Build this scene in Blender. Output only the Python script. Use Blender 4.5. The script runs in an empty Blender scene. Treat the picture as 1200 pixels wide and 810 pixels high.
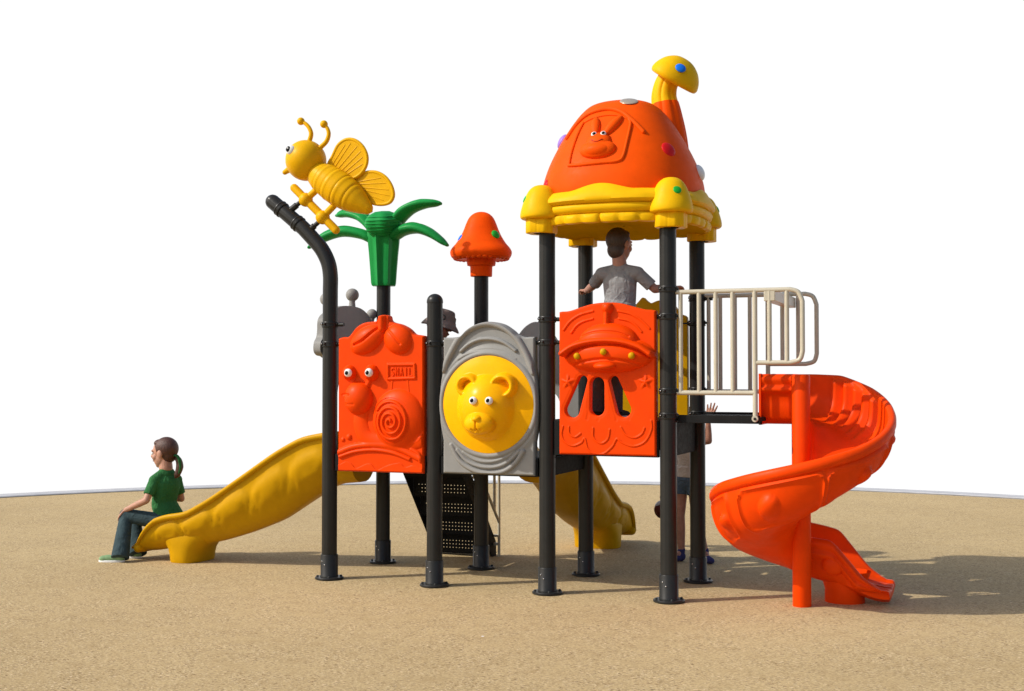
import bpy, math, random
import numpy as np
from mathutils import Vector, Matrix
random.seed(4)
sc = bpy.context.scene
COL = sc.collection
PI = math.pi

# ------------------------------------------------------------------ materials
def nmat(name):
    m = bpy.data.materials.new(name); m.use_nodes = True
    nt = m.node_tree; b = nt.nodes['Principled BSDF']
    return m, nt, b

def noise(nt, scale, detail=4.0, rough=.6, vec=None):
    n = nt.nodes.new('ShaderNodeTexNoise'); n.inputs['Scale'].default_value = scale
    n.inputs['Detail'].default_value = detail; n.inputs['Roughness'].default_value = rough
    if vec is not None: nt.links.new(vec, n.inputs['Vector'])
    return n

def objcoord(nt, scale=(1, 1, 1)):
    t = nt.nodes.new('ShaderNodeTexCoord'); mp = nt.nodes.new('ShaderNodeMapping')
    mp.inputs['Scale'].default_value = scale
    nt.links.new(t.outputs['Object'], mp.inputs['Vector']); return mp.outputs['Vector']

def ramp(nt, src, stops):
    r = nt.nodes.new('ShaderNodeValToRGB'); e = r.color_ramp.elements
    while len(e) < len(stops): e.new(.5)
    for k, (p, c) in enumerate(stops):
        e[k].position = p; e[k].color = (c + (1,)) if len(c) == 3 else c
    nt.links.new(src, r.inputs['Fac']); return r

def plastic(name, c, rough=.38, var=.06, bump=.03, scale=9, spec=.09, metallic=0.0, coat=0.0):
    m, nt, b = nmat(name)
    v = objcoord(nt)
    n = noise(nt, scale, 5, .6, v)
    lo = tuple(max(0, x * (1 - var)) for x in c); hi = tuple(min(1, x * (1 + var)) for x in c)
    r = ramp(nt, n.outputs['Fac'], [(.3, lo), (.7, hi)])
    nt.links.new(r.outputs['Color'], b.inputs['Base Color'])
    n2 = noise(nt, scale * 3.1, 4, .6, v)
    rr = ramp(nt, n2.outputs['Fac'], [(.3, (rough * .85,) * 3), (.75, (min(1, rough * 1.2),) * 3)])
    nt.links.new(rr.outputs['Color'], b.inputs['Roughness'])
    n3 = noise(nt, 420, 2, .5, v)
    bp = nt.nodes.new('ShaderNodeBump'); bp.inputs['Strength'].default_value = bump; bp.inputs['Distance'].default_value = .002
    nt.links.new(n3.outputs['Fac'], bp.inputs['Height']); nt.links.new(bp.outputs['Normal'], b.inputs['Normal'])
    b.inputs['Specular IOR Level'].default_value = spec
    b.inputs['Metallic'].default_value = metallic
    b.inputs['Coat Weight'].default_value = coat
    b.inputs['Coat Roughness'].default_value = .12
    return m

def cloth(name, c, scale=14, fold=.5, weave=500, var=.14):
    m, nt, b = nmat(name)
    v = objcoord(nt)
    n = noise(nt, 7, 5, .65, v)
    lo = tuple(x * (1 - var) for x in c); hi = tuple(min(1, x * (1 + var)) for x in c)
    r = ramp(nt, n.outputs['Fac'], [(.32, lo), (.68, hi)])
    nt.links.new(r.outputs['Color'], b.inputs['Base Color'])
    w = nt.nodes.new('ShaderNodeTexNoise'); w.inputs['Scale'].default_value = scale
    w.inputs['Detail'].default_value = 2; w.inputs['Distortion'].default_value = 1.2
    nt.links.new(v, w.inputs['Vector'])
    bp = nt.nodes.new('ShaderNodeBump'); bp.inputs['Strength'].default_value = fold; bp.inputs['Distance'].default_value = .03
    nt.links.new(w.outputs['Fac'], bp.inputs['Height'])
    w2 = noise(nt, weave, 2, .5, v)
    bp2 = nt.nodes.new('ShaderNodeBump'); bp2.inputs['Strength'].default_value = .15; bp2.inputs['Distance'].default_value = .002
    nt.links.new(w2.outputs['Fac'], bp2.inputs['Height']); nt.links.new(bp.outputs['Normal'], bp2.inputs['Normal'])
    nt.links.new(bp2.outputs['Normal'], b.inputs['Normal'])
    b.inputs['Roughness'].default_value = .88; b.inputs['Specular IOR Level'].default_value = .2
    return m

ORANGE = plastic('orange plastic', (.80, .056, .001), .42)
ORANGE2 = plastic('orange roof plastic', (.85, .084, .002), .5, .06, .03, 9, .05)
YELLOW = plastic('golden yellow plastic', (.53, .28, .002), .42)
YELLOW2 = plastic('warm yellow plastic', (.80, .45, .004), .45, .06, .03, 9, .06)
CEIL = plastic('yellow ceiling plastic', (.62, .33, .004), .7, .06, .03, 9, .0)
YELLOW3 = plastic('bee yellow plastic', (.75, .395, .003), .40)
AMBER = plastic('amber plastic', (.92, .44, .003), .26)
GREEN = plastic('green plastic', (.014, .275, .06), .38)
GREY = plastic('grey plastic', (.27, .267, .255), .42)
DGREY = plastic('dark grey plastic', (.17, .17, .165), .42)
BLACK = plastic('black painted steel', (.019, .019, .018), .36, .12, .02, 6, .26)
BLACKM = plastic('black deck steel', (.016, .016, .016), .6, .15, .05, 12, .06)
RAIL = plastic('beige painted steel', (.50, .455, .35), .36, .05, .02, 8, .45)
CHROME = plastic('bolt steel', (.75, .75, .74), .2, .04, .0, 9, .5, 1.0)
WHITE = plastic('white eye plastic', (.80, .80, .78), .25)
PUPIL = plastic('black pupil plastic', (.008, .008, .008), .15)
PURPLE = plastic('lilac plastic', (.34, .20, .62), .3)
RED = plastic('red plastic', (.62, .012, .015), .3)
BLUE = plastic('blue plastic', (.01, .16, .72), .3)
SPOTGREEN = plastic('spot green plastic', (.02, .36, .04), .3)
SILVER = plastic('silvery beige plastic', (.50, .42, .32), .25, .05, .02, 9, .5, .3)

def skinmat(name, c):
    m, nt, b = nmat(name)
    v = objcoord(nt)
    n = noise(nt, 22, 5, .6, v)
    lo = tuple(x * .86 for x in c); hi = tuple(min(1, x * 1.1) for x in c)
    r = ramp(nt, n.outputs['Fac'], [(.35, lo), (.7, hi)])
    nt.links.new(r.outputs['Color'], b.inputs['Base Color'])
    b.inputs['Roughness'].default_value = .52; b.inputs['Specular IOR Level'].default_value = .35
    b.inputs['Subsurface Weight'].default_value = .08
    b.inputs['Subsurface Radius'].default_value = (.01, .004, .002)
    return m

def hairmat(name, c):
    m, nt, b = nmat(name)
    v = objcoord(nt, (60, 60, 9))
    n = noise(nt, 3, 6, .7, v)
    lo = tuple(x * .4 for x in c); hi = tuple(min(1, x * 1.5) for x in c)
    r = ramp(nt, n.outputs['Fac'], [(.3, lo), (.72, hi)])
    nt.links.new(r.outputs['Color'], b.inputs['Base Color'])
    bp = nt.nodes.new('ShaderNodeBump'); bp.inputs['Strength'].default_value = .7; bp.inputs['Distance'].default_value = .006
    nt.links.new(n.outputs['Fac'], bp.inputs['Height']); nt.links.new(bp.outputs['Normal'], b.inputs['Normal'])
    b.inputs['Roughness'].default_value = .5
    return m

SKIN = skinmat('skin light', (.48, .25, .17)); SKIN2 = skinmat('skin tan', (.40, .20, .14))
HAIRB = hairmat('reddish brown hair', (.075, .024, .012)); HAIRD = hairmat('dark brown hair', (.045, .028, .02))
TEE_GREEN = cloth('green cotton', (.028, .135, .040)); TEE_GREY = cloth('grey cotton', (.25, .255, .26))
JEANS = cloth('dark blue grey denim', (.035, .060, .068)); TROUSER = cloth('brown grey cotton', (.085, .07, .07))
HATC = cloth('taupe canvas', (.21, .17, .145)); TEE_RED = cloth('dark red cotton', (.10, .02, .022))
TOP_BEIGE = cloth('pale beige cotton', (.42, .38, .35)); DENIM = cloth('blue denim', (.07, .11, .17))
SHOE_W = cloth('pale green canvas', (.20, .32, .16), 20, .2); SHOE_B = cloth('navy canvas', (.035, .035, .12), 20, .2)
SHOE_D = cloth('dark canvas', (.05, .045, .04), 20, .2)
LIPS = skinmat('lips', (.32, .10, .09))

# ------------------------------------------------------------------ mesh builder
def link(o, parent=None):
    COL.objects.link(o)
    if parent is not None: o.parent = parent
    return o

class MB:
    def __init__(s): s.v = []; s.f = []; s.m = []; s.cur = 0
    def add(s, vs, fs):
        b = len(s.v); s.v += [tuple(map(float, p)) for p in vs]
        s.f += [tuple(b + i for i in f) for f in fs]; s.m += [s.cur] * len(fs)
        return s
    def grid(s, P, cu=False, cv=False):
        nu, nv = len(P), len(P[0]); vs = [p for row in P for p in row]; fs = []
        for i in range(nu if cu else nu - 1):
            for j in range(nv if cv else nv - 1):
                a, b = i * nv + j, i * nv + (j + 1) % nv
                c, d = ((i + 1) % nu) * nv + (j + 1) % nv, ((i + 1) % nu) * nv + j
                fs.append((a, b, c, d))
        return s.add(vs, fs)
    def tube(s, path, r, n=16, cap='flat', ell=None, up=None, prof=None):
        P = [Vector(p) for p in path]; k = len(P)
        R = list(r) if hasattr(r, '__len__') else [r] * k
        T = []
        for i in range(k):
            t = P[min(i + 1, k - 1)] - P[max(i - 1, 0)]
            T.append(t.normalized() if t.length > 1e-9 else Vector((0, 0, 1)))
        if up is None:
            up = Vector((0, 0, 1)) if abs(T[0].z) < .9 else Vector((1, 0, 0))
        X = (Vector(up) - T[0] * Vector(up).dot(T[0])).normalized()
        rings = []
        for i in range(k):
            X = (X - T[i] * X.dot(T[i])).normalized(); Y = T[i].cross(X)
            row = []
            for j in range(n):
                a = 2 * PI * j / n; q = prof(a) if prof else 1.0
                ea, eb = (ell[i] if isinstance(ell, list) else ell) if ell else (1, 1)
                row.append(P[i] + X * (math.cos(a) * R[i] * q * ea) + Y * (math.sin(a) * R[i] * q * eb))
            rings.append(row)
        if cap == 'round':
            def dome(c, t, ring, m=5):
                out = []
                rr = max(1e-4, sum((p - c).length for p in ring) / n)
                for q in range(1, m):
                    a = q / m * PI / 2
                    out.append([c + (p - c) * math.cos(a) + t * (rr * math.sin(a)) for p in ring])
                out.append([c + t * rr + (p - c) * .02 for p in ring])
                return out
            st = dome(P[0], -T[0], rings[0]); en = dome(P[-1], T[-1], rings[-1])
            rings = st[::-1] + rings + en
        s.grid(rings, cv=True)
        b = len(s.v) - len(rings) * n
        if cap:
            s.f.append(tuple(b + j for j in range(n))[::-1]); s.m.append(s.cur)
            e = len(s.v) - n
            s.f.append(tuple(e + j for j in range(n))); s.m.append(s.cur)
        return s
    def lathe(s, prof, c=(0, 0, 0), n=48, axis=(0, 0, 1), mod=None, up=None):
        A = Vector(axis).normalized()
        U = Vector(up) if up is not None else (Vector((1, 0, 0)) if abs(A.x) < .9 else Vector((0, 1, 0)))
        X = (U - A * U.dot(A)).normalized(); Y = A.cross(X)
        rows = []
        for r, h in prof:
            row = []
            for j in range(n):
                a = 2 * PI * j / n; q = mod(a, r, h) if mod else 1.0
                row.append(Vector(c) + A * h + (X * math.cos(a) + Y * math.sin(a)) * (r * q))
            rows.append(row)
        return s.grid(rows, cv=True)
    def ball(s, c, r, n=24, m=14, rot=None):
        rx, ry, rz = r if hasattr(r, '__len__') else (r, r, r)
        rows = []
        for i in range(m + 1):
            t = -PI / 2 + PI * i / m; t = max(-PI / 2 + 1e-3, min(PI / 2 - 1e-3, t))
            row = []
            for j in range(n):
                a = 2 * PI * j / n
                p = Vector((rx * math.cos(t) * math.cos(a), ry * math.cos(t) * math.sin(a), rz * math.sin(t)))
                if rot is not None: p = rot @ p
                row.append(Vector(c) + p)
            rows.append(row)
        return s.grid(rows, cv=True)
    def box(s, lo, hi):
        x0, y0, z0 = lo; x1, y1, z1 = hi
        return s.add([(x0, y0, z0), (x1, y0, z0), (x1, y1, z0), (x0, y1, z0), (x0, y0, z1), (x1, y0, z1), (x1, y1, z1), (x0, y1, z1)],
                     [(0, 3, 2, 1), (4, 5, 6, 7), (0, 1, 5, 4), (1, 2, 6, 5), (2, 3, 7, 6), (3, 0, 4, 7)])
    def build(s, name, mats, parent=None, smooth=True, angle=40, bevel=0, seg=3, label=None, fix=True):
        me = bpy.data.meshes.new(name); me.from_pydata(s.v, [], s.f)
        if not isinstance(mats, (list, tuple)): mats = [mats]
        for m in mats: me.materials.append(m)
        me.polygons.foreach_set('material_index', s.m)
        me.validate(); me.update()
        if fix:
            import bmesh
            bm = bmesh.new(); bm.from_mesh(me); bmesh.ops.recalc_face_normals(bm, faces=bm.faces); bm.to_mesh(me); bm.free()
        if smooth:
            me.shade_smooth(); me.set_sharp_from_angle(angle=math.radians(angle))
        o = bpy.data.objects.new(name, me); link(o, parent)
        if bevel:
            b = o.modifiers.new('bevel', 'BEVEL'); b.width = bevel; b.segments = seg; b.limit_method = 'ANGLE'
            b.angle_limit = math.radians(35); b.harden_normals = False
        if label: o['label'] = label
        return o

def cr(pts, n=8, closed=False):
    P = [np.array(p, float) for p in pts]; out = []; k = len(P)
    for i in range(k if closed else k - 1):
        a = P[(i - 1) % k] if closed or i > 0 else P[i]
        b, c = P[i], P[(i + 1) % k]
        d = P[(i + 2) % k] if closed or i + 2 < k else c
        for j in range(n):
            t = j / n
            out.append(.5 * (2 * b + (c - a) * t + (2 * a - 5 * b + 4 * c - d) * t * t + (3 * b - a - 3 * c + d) * t ** 3))
    if not closed: out.append(P[-1])
    return [tuple(q) for q in out]

# ------------------------------------------------------------------ height-field reliefs (x, z plane, facing -y)
def sd_line(X, Z, poly, closed=False):
    D = np.full(X.shape, 1e9); P = list(poly) + ([poly[0]] if closed else [])
    for (ax, az), (bx, bz) in zip(P[:-1], P[1:]):
        dx, dz = bx - ax, bz - az; L = dx * dx + dz * dz + 1e-12
        t = np.clip(((X - ax) * dx + (Z - az) * dz) / L, 0, 1)
        D = np.minimum(D, np.hypot(X - ax - t * dx, Z - az - t * dz))
    return D
def ridge(X, Z, poly, w, h, closed=False):
    d = sd_line(X, Z, poly, closed); return h * np.sqrt(np.maximum(0, 1 - (d / w) ** 2))
def groove(X, Z, poly, w, h, closed=False):
    d = sd_line(X, Z, poly, closed); return -h * np.exp(-(d / w) ** 2)
def dome(X, Z, c, rx, rz, h, p=.5, ang=0.0):
    ca, sa = math.cos(ang), math.sin(ang); x, z = X - c[0], Z - c[1]
    u, v = (x * ca + z * sa) / rx, (-x * sa + z * ca) / rz
    return h * np.maximum(0, 1 - u * u - v * v) ** p
def sd_caps(X, Z, a, b, ra, rb):
    dx, dz = b[0] - a[0], b[1] - a[1]; L = dx * dx + dz * dz
    t = np.clip(((X - a[0]) * dx + (Z - a[1]) * dz) / L, 0, 1)
    return np.hypot(X - a[0] - t * dx, Z - a[1] - t * dz) - (ra + (rb - ra) * t)
def smax(a, b, k=.012):
    h = np.clip(.5 + .5 * (a - b) / k, 0, 1); return b * (1 - h) + a * h + k * h * (1 - h)

def relief(name, mat, parent, x0, x1, z0, top, hfun, yf=-.05, yb=.015, hole=None, bulge=None, nx=230, nz=320, edge=.016, label=None):
    u = np.linspace(0, 1, nx); v = np.linspace(0, 1, nz)
    U, Vv = np.meshgrid(u, v, indexing='ij')
    XB = x0 + (x1 - x0) * U; T = top(XB); Z = z0 + (T - z0) * Vv; X = XB.copy()
    bl = bulge(Z) if bulge is not None else np.zeros_like(Z)
    X = XB + bl * (2 * U - 1)
    dT = np.gradient(top(x0 + (x1 - x0) * u), u * (x1 - x0)); sl = np.sqrt(1 + dT ** 2)[:, None]
    D = np.minimum(np.minimum(X - (x0 - bl), (x1 + bl) - X), np.minimum(Z - z0, (T - Z) / sl))
    H = hfun(X, Z)
    q = np.clip(D / edge, 0, 1); H = H * np.clip(D / .012, 0, 1) - edge * (1 - np.sqrt(1 - (1 - q) ** 2))
    keep = np.ones((nx - 1, nz - 1), bool)
    if hole is not None:
        S = hole(X, Z)
        e = 1e-4
        gx = (hole(X + e, Z) - S) / e; gz = (hole(X, Z + e) - S) / e
        st = .62 * max((x1 - x0) / nx, .0038)
        near = np.abs(S) < st
        X = np.where(near, X - gx * S, X); Z = np.where(near, Z - gz * S, Z); S = np.where(near, 0, S)
        inside = (S < -1e-9)
        keep = ~(inside[:-1, :-1] | inside[1:, :-1] | inside[:-1, 1:] | inside[1:, 1:])
        allz = (S[:-1, :-1] <= 0) & (S[1:, :-1] <= 0) & (S[:-1, 1:] <= 0) & (S[1:, 1:] <= 0)
        keep &= ~allz
        q = np.clip(S / .014, 0, 1); H = H - .010 * (1 - np.sqrt(1 - (1 - q) ** 2))
    vs = np.stack([X, yf - H, Z], -1).reshape(-1, 3)
    I = np.arange(nx * nz).reshape(nx, nz)
    F = np.stack([I[:-1, :-1], I[1:, :-1], I[1:, 1:], I[:-1, 1:]], -1)[keep]
    # boundary edges -> side walls to a flat back
    E = np.concatenate([F[:, [0, 1]], F[:, [1, 2]], F[:, [2, 3]], F[:, [3, 0]]])
    key = np.minimum(E[:, 0], E[:, 1]).astype(np.int64) * (nx * nz) + np.maximum(E[:, 0], E[:, 1])
    _, idx, cnt = np.unique(key, return_index=True, return_counts=True)
    BE_ = E[idx[cnt == 1]]
    back = vs.copy(); back[:, 1] = yb
    n0 = len(vs)
    Fb = F[:, ::-1] + n0
    W_ = np.stack([BE_[:, 1], BE_[:, 0], BE_[:, 0] + n0, BE_[:, 1] + n0], -1)
    allv = np.concatenate([vs, back]); allf = np.concatenate([F, Fb, W_])
    used = np.unique(allf); remap = np.full(len(allv), -1); remap[used] = np.arange(len(used))
    me = bpy.data.meshes.new(name); me.from_pydata(allv[used].tolist(), [], remap[allf].tolist())
    me.materials.append(mat); me.shade_smooth(); me.set_sharp_from_angle(angle=math.radians(48))
    o = bpy.data.objects.new(name, me); link(o, parent)
    if label: o['label'] = label
    return o

def eye(parent, c, r, d=(0, -1, 0), look=(0, 0), pup=.55):
    """White half ball with a black pupil disc, looking along d."""
    d = Vector(d).normalized(); m = MB(); rows = []
    m.lathe([(r * math.cos(t), r * .8 * math.sin(t)) for t in np.linspace(-.3, PI / 2 - .01, 10)], c, 24, d)
    X = Vector((1, 0, 0)); X = (X - d * X.dot(d)).normalized(); Z = Vector((0, 0, 1)); Z = (Z - d * Z.dot(d)).normalized()
    pc = Vector(c) + X * look[0] * r + Z * look[1] * r
    m.cur = 1
    lift = r * .8 * math.sqrt(max(.1, 1 - (abs(look[0]) ** 2 + abs(look[1]) ** 2)))
    m.lathe([(r * pup * math.cos(t), lift - r * .22 + r * .30 * math.sin(t)) for t in np.linspace(0, PI / 2 - .01, 7)], pc, 20, d)
    m.cur = 0
    m.ball(pc + d * (lift + r * .02) + X * (-r * .2) + Z * (r * .2), r * .11, 10, 6)  # small white ball on the pupil, a modelled stand-in for a glint
    return m.build('eye', [WHITE, PUPIL], parent)

# ------------------------------------------------------------------ play structure
PLAY = bpy.data.objects.new('playground_structure', None); link(PLAY); PLAY.empty_display_size = .3
PLAY['label'] = 'orange, yellow and black playground climbing structure with three slides standing on the sand coloured ground'
PLAY['category'] = 'playground structure'
PR = .0655
post_groove = lambda a: 1 - .035 * math.exp(-(((a + PI / 4) % (PI / 2) - PI / 4) / .07) ** 2)

def flange(post, x, y):
    m = MB()
    m.lathe([(.01, .0), (.118, .0), (.123, .004), (.123, .014), (.117, .021), (.078, .022), (.078, .03), (.075, .034), (.075, .205), (.072, .212), (.066, .213)], (x, y, .002), 40)
    for k in range(4):
        a = PI / 4 + k * PI / 2 - .3
        m.lathe([(.001, .036), (.008, .036), (.011, .032), (.011, .02)], (x + .1 * math.cos(a), y + .1 * math.sin(a), 0), 8)
    m.cur = 1
    for a in (-2.0, -1.62):
        m.ball((x + .076 * math.cos(a), y + .076 * math.sin(a), .15 + .02 * math.sin(a * 5)), .006, 8, 5)
    return m.build('base_flange', [BLACK, CHROME], post)

def clamp(post, x, y, z, lugs=(), axis=None, c=None):
    m = MB()
    ax = axis or (0, 0, 1); C0 = c or (x, y, z)
    m.lathe([(.064, -.024), (.071, -.024), (.0735, -.019), (.0735, -.013), (.0705, -.010), (.0705, .010), (.0735, .013), (.0735, .019), (.071, .024), (.064, .024)], C0, 32, ax)
    if axis is None:
        for (dx, dy) in lugs:
            m.tube([(x + dx * .06, y + dy * .06, z), (x + dx * .135, y + dy * .135, z)], .017, 10)
        for a in (-2.35, -1.75, .35, -.2):
            m.lathe([(.001, .012), (.008, .010), (.011, .003), (.011, -.01)], (x + .074 * math.cos(a), y + .074 * math.sin(a), z + .004), 8, (math.cos(a), math.sin(a), 0))
    if axis is None:
        m.cur = 1
        for a in (-2.2, -1.7): m.ball((x + .079 * math.cos(a), y + .079 * math.sin(a), z + .004), .0055, 8, 5)
    return m.build('clamp', [BLACK, CHROME], post)

def straight_post(x, y, top, cap=False, clamps=(), **k):
    m = MB()
    if cap:
        m.tube([(x, y, 0), (x, y, top - PR)], PR, 48, prof=post_groove, cap=None)
        m.lathe([(PR * 1.03, -.014), (PR * 1.05, -.012), (PR * 1.05, 0)] + [(PR * 1.05 * math.cos(t), PR * 1.0 * math.sin(t)) for t in np.linspace(.1, PI / 2 - .01, 9)], (x, y, top - PR), 40)
    else:
        m.tube([(x, y, 0), (x, y, top)], PR, 48, prof=post_groove)
    o = m.build('post', BLACK, PLAY, angle=30, **k)
    flange(o, x, y)
    for z, lugs in clamps: clamp(o, x, y, z, lugs)
    return o

# bent front post
bend = [(0, 0, 0), (0, 0, 2.0)] + cr([(0, 0, 2.5), (0, 0, 2.62), (-.022, 0, 2.735), (-.085, 0, 2.852), (-.17, 0, 2.945), (-.27, 0, 3.045)], 6) + [(-.585, 0, 3.295)]
m = MB(); m.tube(bend, PR, 48, cap='round', up=(1, 0, 0), prof=post_groove)
P0 = m.build('post', BLACK, PLAY, angle=30, label='black post bent over at the top, carrying the bee')
flange(P0, 0, 0)
clamp(P0, 0, 0, 2.195, ((1, 0),)); clamp(P0, 0, 0, 2.025, ((1, 0),))
ta = Vector((-.585 + .27, 0, 3.295 - 3.045)).normalized()
for q in (.72, .18):
    c0 = Vector((-.27, 0, 3.045)).lerp(Vector((-.585, 0, 3.295)), q)
    clamp(P0, 0, 0, 0, axis=tuple(ta), c=tuple(c0))
straight_post(1, 0, 2.44, True, [(2.02, ((1, 0), (-1, 0)))], label='short black post with a rounded cap')
straight_post(2, 0, 3.0, False, [(2.206, ((1, 0),)), (2.02, ((1, 0), (-1, 0)))])
straight_post(3, 0, 3.0, False, [(2.425, ()), (2.212, ((-1, 0),)), (1.63, ()), (1.44, ())])
straight_post(0, 1, 2.65, False, [(2.19, ()), (2.02, ())])
straight_post(1, 1, 2.75, False, [(2.02, ())])
straight_post(2, 1, 3.0, False, [(2.2, ()), (2.02, ())])
straight_post(3, 1, 3.0, False, [(2.41, ((1, 0),)), (2.2, ((-1, 0),)), (1.63, ()), (1.43, ())])

# decks
def deck(x0, x1, top, h, label):
    m = MB(); m.box((x0 + .07, .07, top - .02), (x1 - .07, .93, top))
    o = m.build('deck', BLACKM, PLAY, bevel=.004, label=label)
    for lo_, hi_ in (((x0 + .07, -.03, top - h), (x1 - .07, .012, top - .004)), ((x0 + .07, .97, top - h), (x1 - .07, 1.03, top - .004)), ((x0 + .001, .07, top - h), (x0 + .02, .93, top - .004)), ((x1 - .02, .07, top - h), (x1 - .001, .93, top - .004))):
        f = MB(); f.box(lo_, hi_); f.build('deck_edge', BLACKM, o, bevel=.005)
    return o
deck(0, 1, 1.085, .15, 'lower black deck behind the snail panel'); deck(1, 2, 1.085, .15, 'lower black deck behind the bear panel')
deck(2, 3, 1.40, .285, 'upper black deck under the roof')
# bridge beam towards the spiral slide
m = MB(); m.box((3.07, .02, 1.385), (3.70, .07, 1.447)); m.box((3.07, .93, 1.385), (3.70, .98, 1.447)); m.box((3.02, .07, 1.40), (3.70, .93, 1.43))
m.build('bridge_beam', BLACKM, PLAY, bevel=.004)

# ---- snail panel
def top_from(pts):
    xs = [p[0] for p in pts]; zs = [p[1] for p in pts]
    return lambda x: np.interp(x, xs, zs)
snail_top = top_from([(0.062, 2.066)] + cr([(0.112, 2.073), (0.153, 2.085), (0.207, 2.088), (0.243, 2.123), (0.287, 2.171), (0.366, 2.207), (0.470, 2.217), (0.488, 2.242), (0.505, 2.264), (0.549, 2.269), (0.591, 2.256), (0.613, 2.211), (0.707, 2.184), (0.777, 2.148), (0.827, 2.104), (0.876, 2.094), (0.915, 2.087), (0.945, 2.075)], 6))
SNAIL_LETTERS = {'S': [(.9, .85), (.6, 1), (.25, .95), (.1, .75), (.3, .55), (.7, .45), (.9, .25), (.7, .05), (.35, 0), (.08, .15)],
                 'N': [(.1, 0), (.1, 1), (.85, 0), (.85, 1)], 'A': [(.05, 0), (.45, 1), (.85, 0), (.7, .38), (.2, .38)], 'I': [(.45, 0), (.45, 1)], 'L': [(.05, 1), (.05, 0), (.95, 0)]}
def snail_h(X, Z):
    H = np.zeros_like(X)
    # two big leaves and a stalk
    H = smax(H, dome(X, Z, (0.394, 2.057), .175, .112, .075, .6, .5), .01); H = smax(H, dome(X, Z, (0.688, 2.058), .14, .125, .075, .6, -.55), .01)
    H += groove(X, Z, cr([(0.288, 2.016), (0.377, 2.050), (0.477, 2.132), (0.532, 2.175)], 6), .011, .022) * (H > .004)
    H += groove(X, Z, cr([(0.536, 2.186), (0.642, 2.110), (0.729, 2.021)], 6), .010, .010) * (H > .004)
    H = smax(H, ridge(X, Z, [(0.538, 2.257), (0.536, 2.151)], .036, .05), .012)
    # eyes: round knobs on short stalks
    H = smax(H, ridge(X, Z, cr([(0.240, 1.758), (0.262, 1.689), (0.285, 1.619)], 4), .028, .03), .012)
    H = smax(H, ridge(X, Z, cr([(0.434, 1.758), (0.401, 1.679), (0.345, 1.620)], 4), .028, .03), .012)
    H = np.maximum(H, dome(X, Z, (0.227, 1.778), .064, .068, .085)); H = np.maximum(H, dome(X, Z, (0.440, 1.777), .068, .072, .085))
    # face, mouth
    fc = dome(X, Z, (0.317, 1.561), .135, .145, .115)
    H = smax(H, fc, .016)
    H += groove(X, Z, cr([(0.159, 1.589), (0.211, 1.599), (0.267, 1.590)], 5), .007, .016)
    H += groove(X, Z, cr([(0.159, 1.579), (0.218, 1.516), (0.312, 1.511)], 5), .010, .005)
    # neck and body
    H = smax(H, ridge(X, Z, cr([(0.353, 1.472), (0.335, 1.343), (0.391, 1.226), (0.535, 1.179), (0.710, 1.173), (0.872, 1.211)], 8), .068, .032), .025)
    H = smax(H, ridge(X, Z, cr([(0.818, 1.185), (0.882, 1.211), (0.899, 1.235)], 5), .018, .03), .01)
    # shell
    sh = dome(X, Z, (0.690, 1.388), .238, .255, .10, .55); H = smax(H, sh, .015)
    sp = []
    cx_, cz_ = (0.653, 1.366)
    for k in range(90):
        a = k / 90 * 2 * PI * 3.35; r = .012 + .158 * (k / 90)
        sp.append((cx_ + r * math.cos(a + .6) * .98, cz_ + r * math.sin(a + .6) * 1.08))
    H += ridge(X, Z, sp, .0135, .018) - .006 * (sd_line(X, Z, sp) < .03)
    # sign
    H = np.maximum(H, ridge(X, Z, [(0.594, 1.846), (0.842, 1.847), (0.847, 1.734), (0.595, 1.726)], .017, .026, True))
    H = np.maximum(H, ridge(X, Z, [(0.636, 1.715), (0.624, 1.611)], .012, .016)); H = np.maximum(H, ridge(X, Z, [(0.778, 1.719), (0.791, 1.602)], .012, .016))
    bx, bz = (0.619, 1.756); ex, ez = (0.830, 1.756); wl = (ex - bx) / 5
    for k, ch in enumerate('SNAIL'):
        H = np.maximum(H, ridge(X, Z, [(bx + wl * (k + .14 + .70 * p[0]), bz - .004 + .064 * p[1]) for p in SNAIL_LETTERS[ch]], .0062, .020))
    # little plant, ground arcs, grass
    H = np.maximum(H, dome(X, Z, (0.224, 1.229), .03, .03, .03)); H = np.maximum(H, dome(X, Z, (0.165, 1.206), .024, .024, .024)); H = np.maximum(H, ridge(X, Z, [(0.219, 1.223), (0.201, 1.159)], .008, .012))
    H = smax(H, ridge(X, Z, cr([(0.116, 1.092), (0.269, 1.148), (0.469, 1.168), (0.666, 1.149), (0.893, 1.061)], 8), .030, .035), .01)
    H = smax(H, ridge(X, Z, cr([(0.139, 1.062), (0.291, 1.109), (0.469, 1.125), (0.645, 1.105), (0.797, 1.054)], 8), .020, .032), .006)
    H = smax(H, ridge(X, Z, cr([(0.818, 1.136), (0.883, 1.099), (0.900, 1.041)], 6), .02, .03), .01)
    gr = cr([(0.139, 0.999), (0.191, 1.024), (0.242, 1.013), (0.292, 0.971), (0.348, 0.992), (0.425, 1.014), (0.492, 0.963), (0.562, 0.990), (0.623, 1.011), (0.710, 1.025), (0.758, 0.991), (0.829, 1.009), (0.894, 0.987)], 6)
    gx = np.array([p[0] for p in gr]); gz = np.array([p[1] for p in gr])
    H = np.maximum(H, .018 * np.clip((np.interp(X, gx, gz) - Z) / .008, 0, 1) * (Z > gz.min() - .12))
    return H
E_ = relief('snail_panel', ORANGE, PLAY, .110, .925, .935, snail_top, snail_h, nx=330, nz=460, label='orange panel with a raised snail under a leafy sprig')
eye(E_, ((0.249, 1.777)[0], -.05 - .078, (0.249, 1.777)[1]), .036, (-.1, -1, 0), (-.02, .0)); eye(E_, ((0.448, 1.779)[0], -.05 - .078, (0.448, 1.779)[1]), .037, (-.1, -1, 0), (-.05, .0))

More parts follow.
